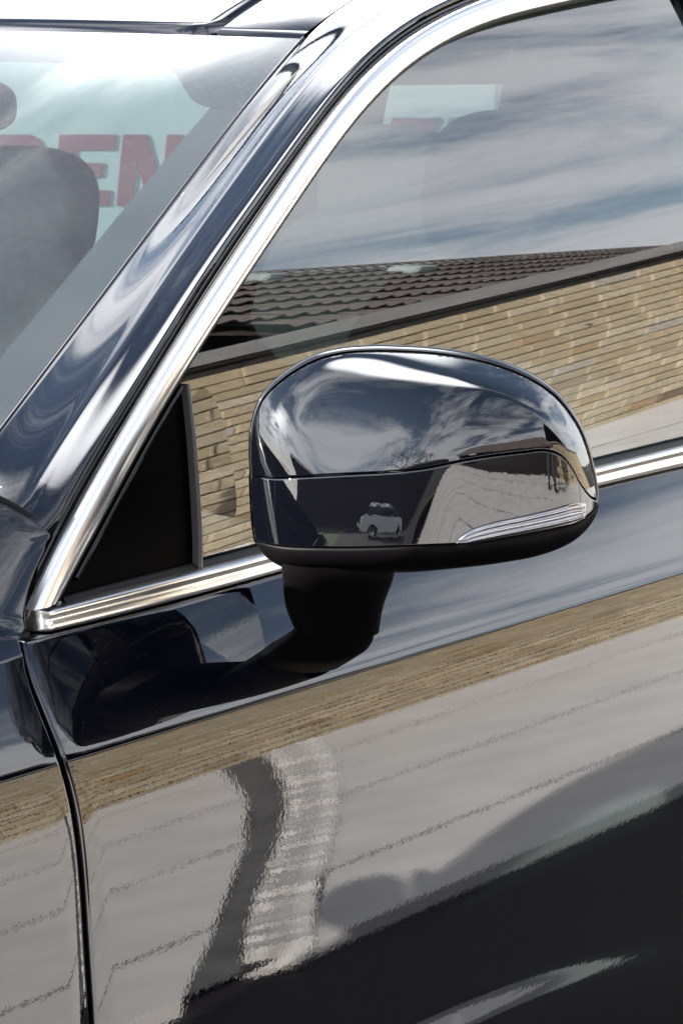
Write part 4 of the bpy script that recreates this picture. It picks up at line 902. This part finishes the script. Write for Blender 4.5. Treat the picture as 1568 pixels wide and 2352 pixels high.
# timber fence, lawn and bare trees in front of the car
lawn = emesh('lawn', [(-26, .6, .006), (-10.5, .6, .006), (-10.5, 9, .006), (-26, 9, .006)], [(0, 1, 2, 3)], M['grass']); lawn['kind'] = 'structure'
fence = empty('timber_barn', (-30, 0, 0), 'dark brown barn wall of upright boards beyond the lawn', 'barn')
fm = []
for v in range(5):
    bm = bmesh.new(); bmesh.ops.create_cube(bm, size=1, matrix=Matrix.Diagonal((.04, .33, 5.2 + .02 * v, 1))); me = bpy.data.meshes.new('board'); bm.to_mesh(me); bm.free(); me.materials.append(M['timber']); fm.append(me)
for k in range(95):
    o = bpy.data.objects.new('board', fm[k % 5]); COL.objects.link(o); o.location = (-30 + (.018 if k % 2 else 0), -20 + k * .345, 2.6); local(o, fence)
local(emesh('roof', [(-29.6, -20.4, 5.15), (-29.6, 13, 5.15), (-33, 13, 6.2), (-33, -20.4, 6.2), (-36.4, 13, 5.15), (-36.4, -20.4, 5.15)], [(0, 3, 2, 1), (3, 5, 4, 2)], M['tile']), fence)
local(boxes('wall', [((-33, -3.6, 2.5), (5.8, 33, 5.0), 0)], M['timber']), fence)
def tree(name, base, h, seed, label):
    rg = random.Random(seed); V, F = [], []
    def seg(a, b, r0, r1, n=5):
        d = (b - a).normalized(); u = d.orthogonal().normalized(); w = d.cross(u); k = len(V)
        for c, r in ((a, r0), (b, r1)):
            for i in range(n): V.append(tuple(c + (u * math.cos(2 * math.pi * i / n) + w * math.sin(2 * math.pi * i / n)) * r))
        for i in range(n): F.append((k + i, k + (i + 1) % n, k + n + (i + 1) % n, k + n + i))
    def grow(a, d, l, r, dep):
        b = a + d * l; seg(a, b, r, r * .72, 6 if dep < 2 else 3)
        if dep >= 7: return
        for _ in range(3 if dep in (0, 1, 3) else 2):
            nd = (d + Vector((rg.uniform(-1, 1), rg.uniform(-1, 1), rg.uniform(-.2, .7))) * .62).normalized(); grow(b, nd, l * rg.uniform(.66, .84), r * .62, dep + 1)
    grow(Vector(base), Vector((0, 0, 1)), h * .26, h * .022, 0)
    t = emesh(name, V, F, M['bark']); return tag(t, label, 'tree')
tree('bare_tree', (-38, -9.0, 0), 15, 3, 'largest bare winter tree rising behind the barn')
tree('bare_tree', (-42, -16.5, 0), 13, 8, 'smaller bare tree to the right of the largest one')
tree('bare_tree', (-44, 0, 0), 12, 5, 'bare tree furthest left behind the barn')

# silver estate car parked across the drive
suv = empty('silver_car', (-15.8, -2.6, 0), 'silver off-road car parked in front of the timber barn', 'car'); suv.rotation_euler = (0, 0, R(100)); bpy.context.view_layer.update()
def prof_solid(name, pts, w, mt, inset=0.0, nb=3):
    rows = []
    for y, k in ((-w / 2, .955), (-w / 2 + .05, .99), (-w / 2 + .12, 1), (w / 2 - .12, 1), (w / 2 - .05, .99), (w / 2, .955)):
        rows.append([(x * k, y, .35 + (z - .35) * k) for x, z in pts])
    nr, nc_ = len(rows), len(pts); V = [p_ for r in rows for p_ in r]; F = gridfaces(nr, nc_, True); F.append(tuple(range(nc_))[::-1]); F.append(tuple((nr - 1) * nc_ + i for i in range(nc_)))
    o = emesh(name, V, F, mt); o.parent = suv; return o
prof_solid('body', [(-2.25, .35), (-2.3, .7), (-2.2, .95), (-1.2, 1.08), (1.9, 1.12), (2.2, 1.0), (2.3, .6), (2.2, .35), (1.85, .33), (1.7, .62), (1.35, .75), (1.0, .62), (.85, .33), (-.95, .33), (-1.1, .62), (-1.45, .75), (-1.8, .62), (-1.95, .33)], 1.85, M['silver'])
prof_solid('glasshouse', [(-1.15, 1.06), (-.45, 1.58), (1.6, 1.60), (2.05, 1.10)], 1.62, M['dglass'])
prof_solid('roof', [(-.5, 1.57), (-.2, 1.67), (1.5, 1.69), (1.72, 1.58)], 1.5, M['silver'])
for x in (-1.45, 1.35):
    for s in (-1, 1):
        t = wheel((x, s * .82, .35), lambda o: o, rr=.35, side=s); t.parent = suv

# white sign board with red lettering on the far side of the car
Bd = Vector((math.cos(R(38)), math.sin(R(38)), 0)); Br = Vector((Bd.y, -Bd.x, 0))
bc = Vector((-1.6, -1.3, 0)) + Bd * 8.0; bf = 5800 / 8.0
sign = empty('sign_board', (bc.x, bc.y, 0), 'white board with red slanted capital letters, seen through the car windows', 'sign')
def spx(px, py): return ((px - 784) / bf, 1.45 + (139 - py) / bf * 1.0)      # board coordinates
def splate(name, polys, mt, depth, off):
    V, F = [], []
    for poly in polys:
        k = len(V); n = len(poly)
        for dd_ in (off, off - depth):
            for a, z in poly:
                q = bc + Br * a + Bd * -dd_ ; V.append((q.x, q.y, z))
        F.append(tuple(range(k, k + n))); F.append(tuple(range(k + 2 * n - 1, k + n - 1, -1)))
        for i in range(n): F.append((k + i, k + n + i, k + n + (i + 1) % n, k + (i + 1) % n))
    return local(emesh(name, V, F, mt), sign)
def rect(x0, y0, x1, y1): return [spx(x0, y0), spx(x1, y0), spx(x1, y1), spx(x0, y1)]
splate('panel', [rect(-260, 60, 1130, 900)], M['signw'], .05, 0)
def it(x, y): return spx(x + (460 - y) * .11, y)      # slanted
def P_(*pts): return [it(*q) for q in pts]
Dl = [P_((-28, 300), (8, 300), (8, 460), (-28, 460)), P_((8, 300), (60, 300), (84, 312), (94, 335), (62, 350), (50, 334), (8, 334)), P_((94, 335), (94, 425), (62, 410), (62, 350)), P_((94, 425), (84, 448), (60, 460), (8, 460), (8, 426), (50, 426), (62, 410))]
El = [P_((126, 300), (166, 300), (166, 460), (126, 460)), P_((166, 300), (254, 300), (254, 334), (166, 334)), P_((166, 364), (232, 364), (232, 396), (166, 396)), P_((166, 426), (254, 426), (254, 460), (166, 460))]
Nl = [P_((270, 300), (308, 300), (308, 460), (270, 460)), P_((308, 300), (326, 300), (384, 460), (344, 460), (308, 362)), P_((370, 300), (408, 300), (408, 460), (384, 460), (370, 420))]
for lt, nm in ((Dl, 'D'), (El, 'E'), (Nl, 'N')):
    o = splate('letter', lt, M['signr'], .012, .004)
    o['label'] = 'red capital letter %s' % nm
splate('stripe', [P_((880, 262), (985, 262), (975, 300), (860, 300))], M['signr'], .012, .004)
splate('grey_patch', [P_((1005, 260), (1090, 260), (1075, 330), (1000, 330))], M['signg'], .012, .004)
local(boxes('post', [((bc.x + Br.x * a + .08, bc.y + Br.y * a + .08, .8), (.08, .08, 1.6), R(38)) for a in (-1.2,)], M['steel']), sign)
local(boxes('post', [((bc.x + Br.x * a + .08, bc.y + Br.y * a + .08, .8), (.08, .08, 1.6), R(38)) for a in (.35,)], M['steel']), sign)

# dark van added behind for the shade it throws on the paving
def parked(name, loc, rz, label, matb, H=1.0):
    e = empty(name, loc, label, 'van'); e.rotation_euler = (0, 0, rz)
    def ps(nm, pts, w, mt):
        rows = []
        for y, k in ((-w / 2, .955), (-w / 2 + .05, .99), (-w / 2 + .12, 1), (w / 2 - .12, 1), (w / 2 - .05, .99), (w / 2, .955)):
            rows.append([(x * k, y, .35 + (z * H - .35) * k) for x, z in pts])
        nc_ = len(pts); V = [p_ for r in rows for p_ in r]; F = gridfaces(6, nc_, True); F.append(tuple(range(nc_))[::-1]); F.append(tuple(5 * nc_ + i for i in range(nc_)))
        o = emesh(nm, V, F, mt); o.parent = e
    ps('body', [(-2.4, .35), (-2.45, .8), (-2.35, 1.0), (-1.75, 1.16), (-1.0, 1.78), (-.7, 1.9), (2.3, 1.95), (2.45, 1.8), (2.45, .35), (1.85, .33), (1.7, .62), (1.35, .72), (1.0, .62), (.85, .33), (-.95, .33), (-1.1, .62), (-1.45, .72), (-1.8, .62), (-1.95, .33)], 1.85, matb)
    ps('windscreen', [(-1.70, 1.19), (-1.67, 1.22), (-1.06, 1.75), (-1.02, 1.73)], 1.6, M['dglass'])
    ps('side_window', [(-1.2, 1.2), (-.75, 1.65), (-.1, 1.68), (-.1, 1.2)], 1.93, M['dglass'])
    for x in (-1.45, 1.35):
        for s in (-1, 1):
            t = wheel((x, s * .80, .33), lambda o: o, rr=.33, side=s); t.parent = e
m, p = mat('navy_paint', (.01, .015, .03), .3, 0, 1, .01); M['navy'] = m
parked('parked_van', (6.5, .95, 0), 0, 'dark blue van parked behind the black car', M['navy'], 1.0)

# person in dark clothes with a camera, standing on the forecourt
def skin_fig(name, nodes, edges, mt, parent=None, sub=2):
    me = bpy.data.meshes.new(name); me.from_pydata([n[:3] for n in nodes], edges, []); o = bpy.data.objects.new(name, me); COL.objects.link(o)
    me.materials.append(mt); md = o.modifiers.new('skin', 'SKIN'); md.use_smooth_shade = True
    for i, n in enumerate(nodes):
        r = n[3] if isinstance(n[3], tuple) else (n[3], n[3]); me.skin_vertices[0].data[i].radius = r
    me.skin_vertices[0].data[0].use_root = True
    sb_ = o.modifiers.new('sub', 'SUBSURF'); sb_.levels = sub; sb_.render_levels = sub
    if parent: o.parent = parent
    return o
m, p = mat('black_cloth', (.008, .008, .010), .95); bump(m, p, 80, .003, .5); M['bcloth'] = m
m, p = mat('grey_denim', (.03, .032, .036), .95); M['denim'] = m
m, p = mat('skin', (.42, .25, .18), .5); M['skin'] = m
m, p = mat('hair', (.02, .013, .01), .7); M['hair'] = m
per = empty('person', (.9, -4.2, .045), 'person in black jacket and dark grey trousers holding up a camera', 'person'); per.rotation_euler = (0, 0, R(12)); per.scale = (.98, .98, .98)
# body faces local +Y
N_ = [(0, 0, .95, (.15, .11)), (0, 0, 1.12, (.15, .105)), (0, 0, 1.30, (.18, .115)), (0, -.01, 1.44, (.13, .09)), (0, 0, 1.50, .055), (0, .01, 1.56, .052), (0, .02, 1.64, (.072, .088)), (0, .02, 1.71, (.070, .085))]
E_ = [(0, 1), (1, 2), (2, 3), (3, 4), (4, 5), (5, 6), (6, 7)]
def limb(pts, root):
    last = root
    for q in pts: N_.append(q); E_.append((last, len(N_) - 1)); last = len(N_) - 1
    return last
for s in (-1, 1):
    limb([(s * .10, 0, .86, .092), (s * .11, .01, .50, .062), (s * .11, .0, .47, .058), (s * .115, -.02, .30, .055), (s * .12, -.02, .09, .040), (s * .125, .03, .045, .042), (s * .135, .15, .035, .035)], 0)
    limb([(s * .185, 0, 1.42, .060), (s * .25, .03, 1.24, .048), (s * .27, .06, 1.16, .043), (s * .18, .17, 1.34, .034), (s * .11, .235, 1.49, .026), (s * .085, .25, 1.535, (.034, .016))], 3)
body_o = skin_fig('body', N_, E_, M['bcloth'], per)
for s in (-1, 1):
    for k, L_ in enumerate((.060, .068, .064, .050)):
        b0 = Vector((s * (.075 - k * .002), .262 - k * .001, 1.545 + k * .018)); skin_fig('finger', [(b0.x, b0.y, b0.z, .009), (b0.x - s * L_ * .4, b0.y + .022, b0.z + .004, .0085), (b0.x - s * L_ * .75, b0.y + .030, b0.z + .002, .0075)], [(0, 1), (1, 2)], M['skin'], body_o, 1)
    skin_fig('thumb', [(s * .085, .245, 1.53, .011), (s * .07, .262, 1.515, .010), (s * .05, .268, 1.508, .009)], [(0, 1), (1, 2)], M['skin'], body_o, 1)
fh = blob('head', (0, .03, 1.655), (.076, .097, .118), M['skin'], 2.3); fh.parent = per
hr = blob('hair', (0, .012, 1.685), (.082, .100, .102), M['hair'], 2.3); hr.parent = fh
for s in (-1, 1):
    e_ = blob('eye', (s * .031, .118, 1.668), (.013, .010, .007), M['hair'], 2, n=12); e_.parent = fh
    e_ = blob('ear', (s * .078, .02, 1.65), (.008, .018, .030), M['skin'], 2, n=12); e_.parent = fh
e_ = blob('nose', (0, .132, 1.645), (.012, .018, .022), M['skin'], 2, n=12); e_.parent = fh
e_ = blob('mouth', (0, .119, 1.605), (.024, .008, .006), M['signr'], 2, n=12); e_.parent = fh
for s in (-1, 1):
    tr = skin_fig('trouser_leg', [(s * .10, 0, .90, .098), (s * .11, .01, .50, .072), (s * .115, -.02, .28, .064), (s * .12, -.02, .10, .060)], [(0, 1), (1, 2), (2, 3)], M['denim'], per)
    sh = blob('shoe', (s * .128, .06, .04), (.045, .13, .042), M['bcloth'], 2.6, n=20); sh.parent = per
camo = empty('hand_camera', (.9, -4.2, 0), 'black camera held in both hands of the person on the forecourt', 'camera')
cb_ = boxes('camera_body', [((0, .275, 1.565), (.13, .05, .085), 0), ((0, .27, 1.615), (.05, .045, .03), 0)], M['bcloth'], bev=.006)
cl2 = orient(grid('camera_lens', [[(r * math.cos(a), y, 1.56 + r * math.sin(a)) for a in np.linspace(0, 2 * math.pi, 24, endpoint=False)] for y, r in ((.29, .032), (.33, .034), (.38, .036), (.385, .030), (.37, .01))], M['gloss'], None, closed=True), None)
camo.location = (.9, -4.2, .045); camo.rotation_euler = (0, 0, R(12))
cb_.parent = camo; cl2.parent = camo
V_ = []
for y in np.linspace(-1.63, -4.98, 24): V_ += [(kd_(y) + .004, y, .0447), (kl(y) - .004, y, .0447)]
emesh('tar_strip', V_, [(2 * i, 2 * i + 1, 2 * i + 3, 2 * i + 2) for i in range(23)], M['tar'], fore)  # grey strip laid in as the shadow along the kerb
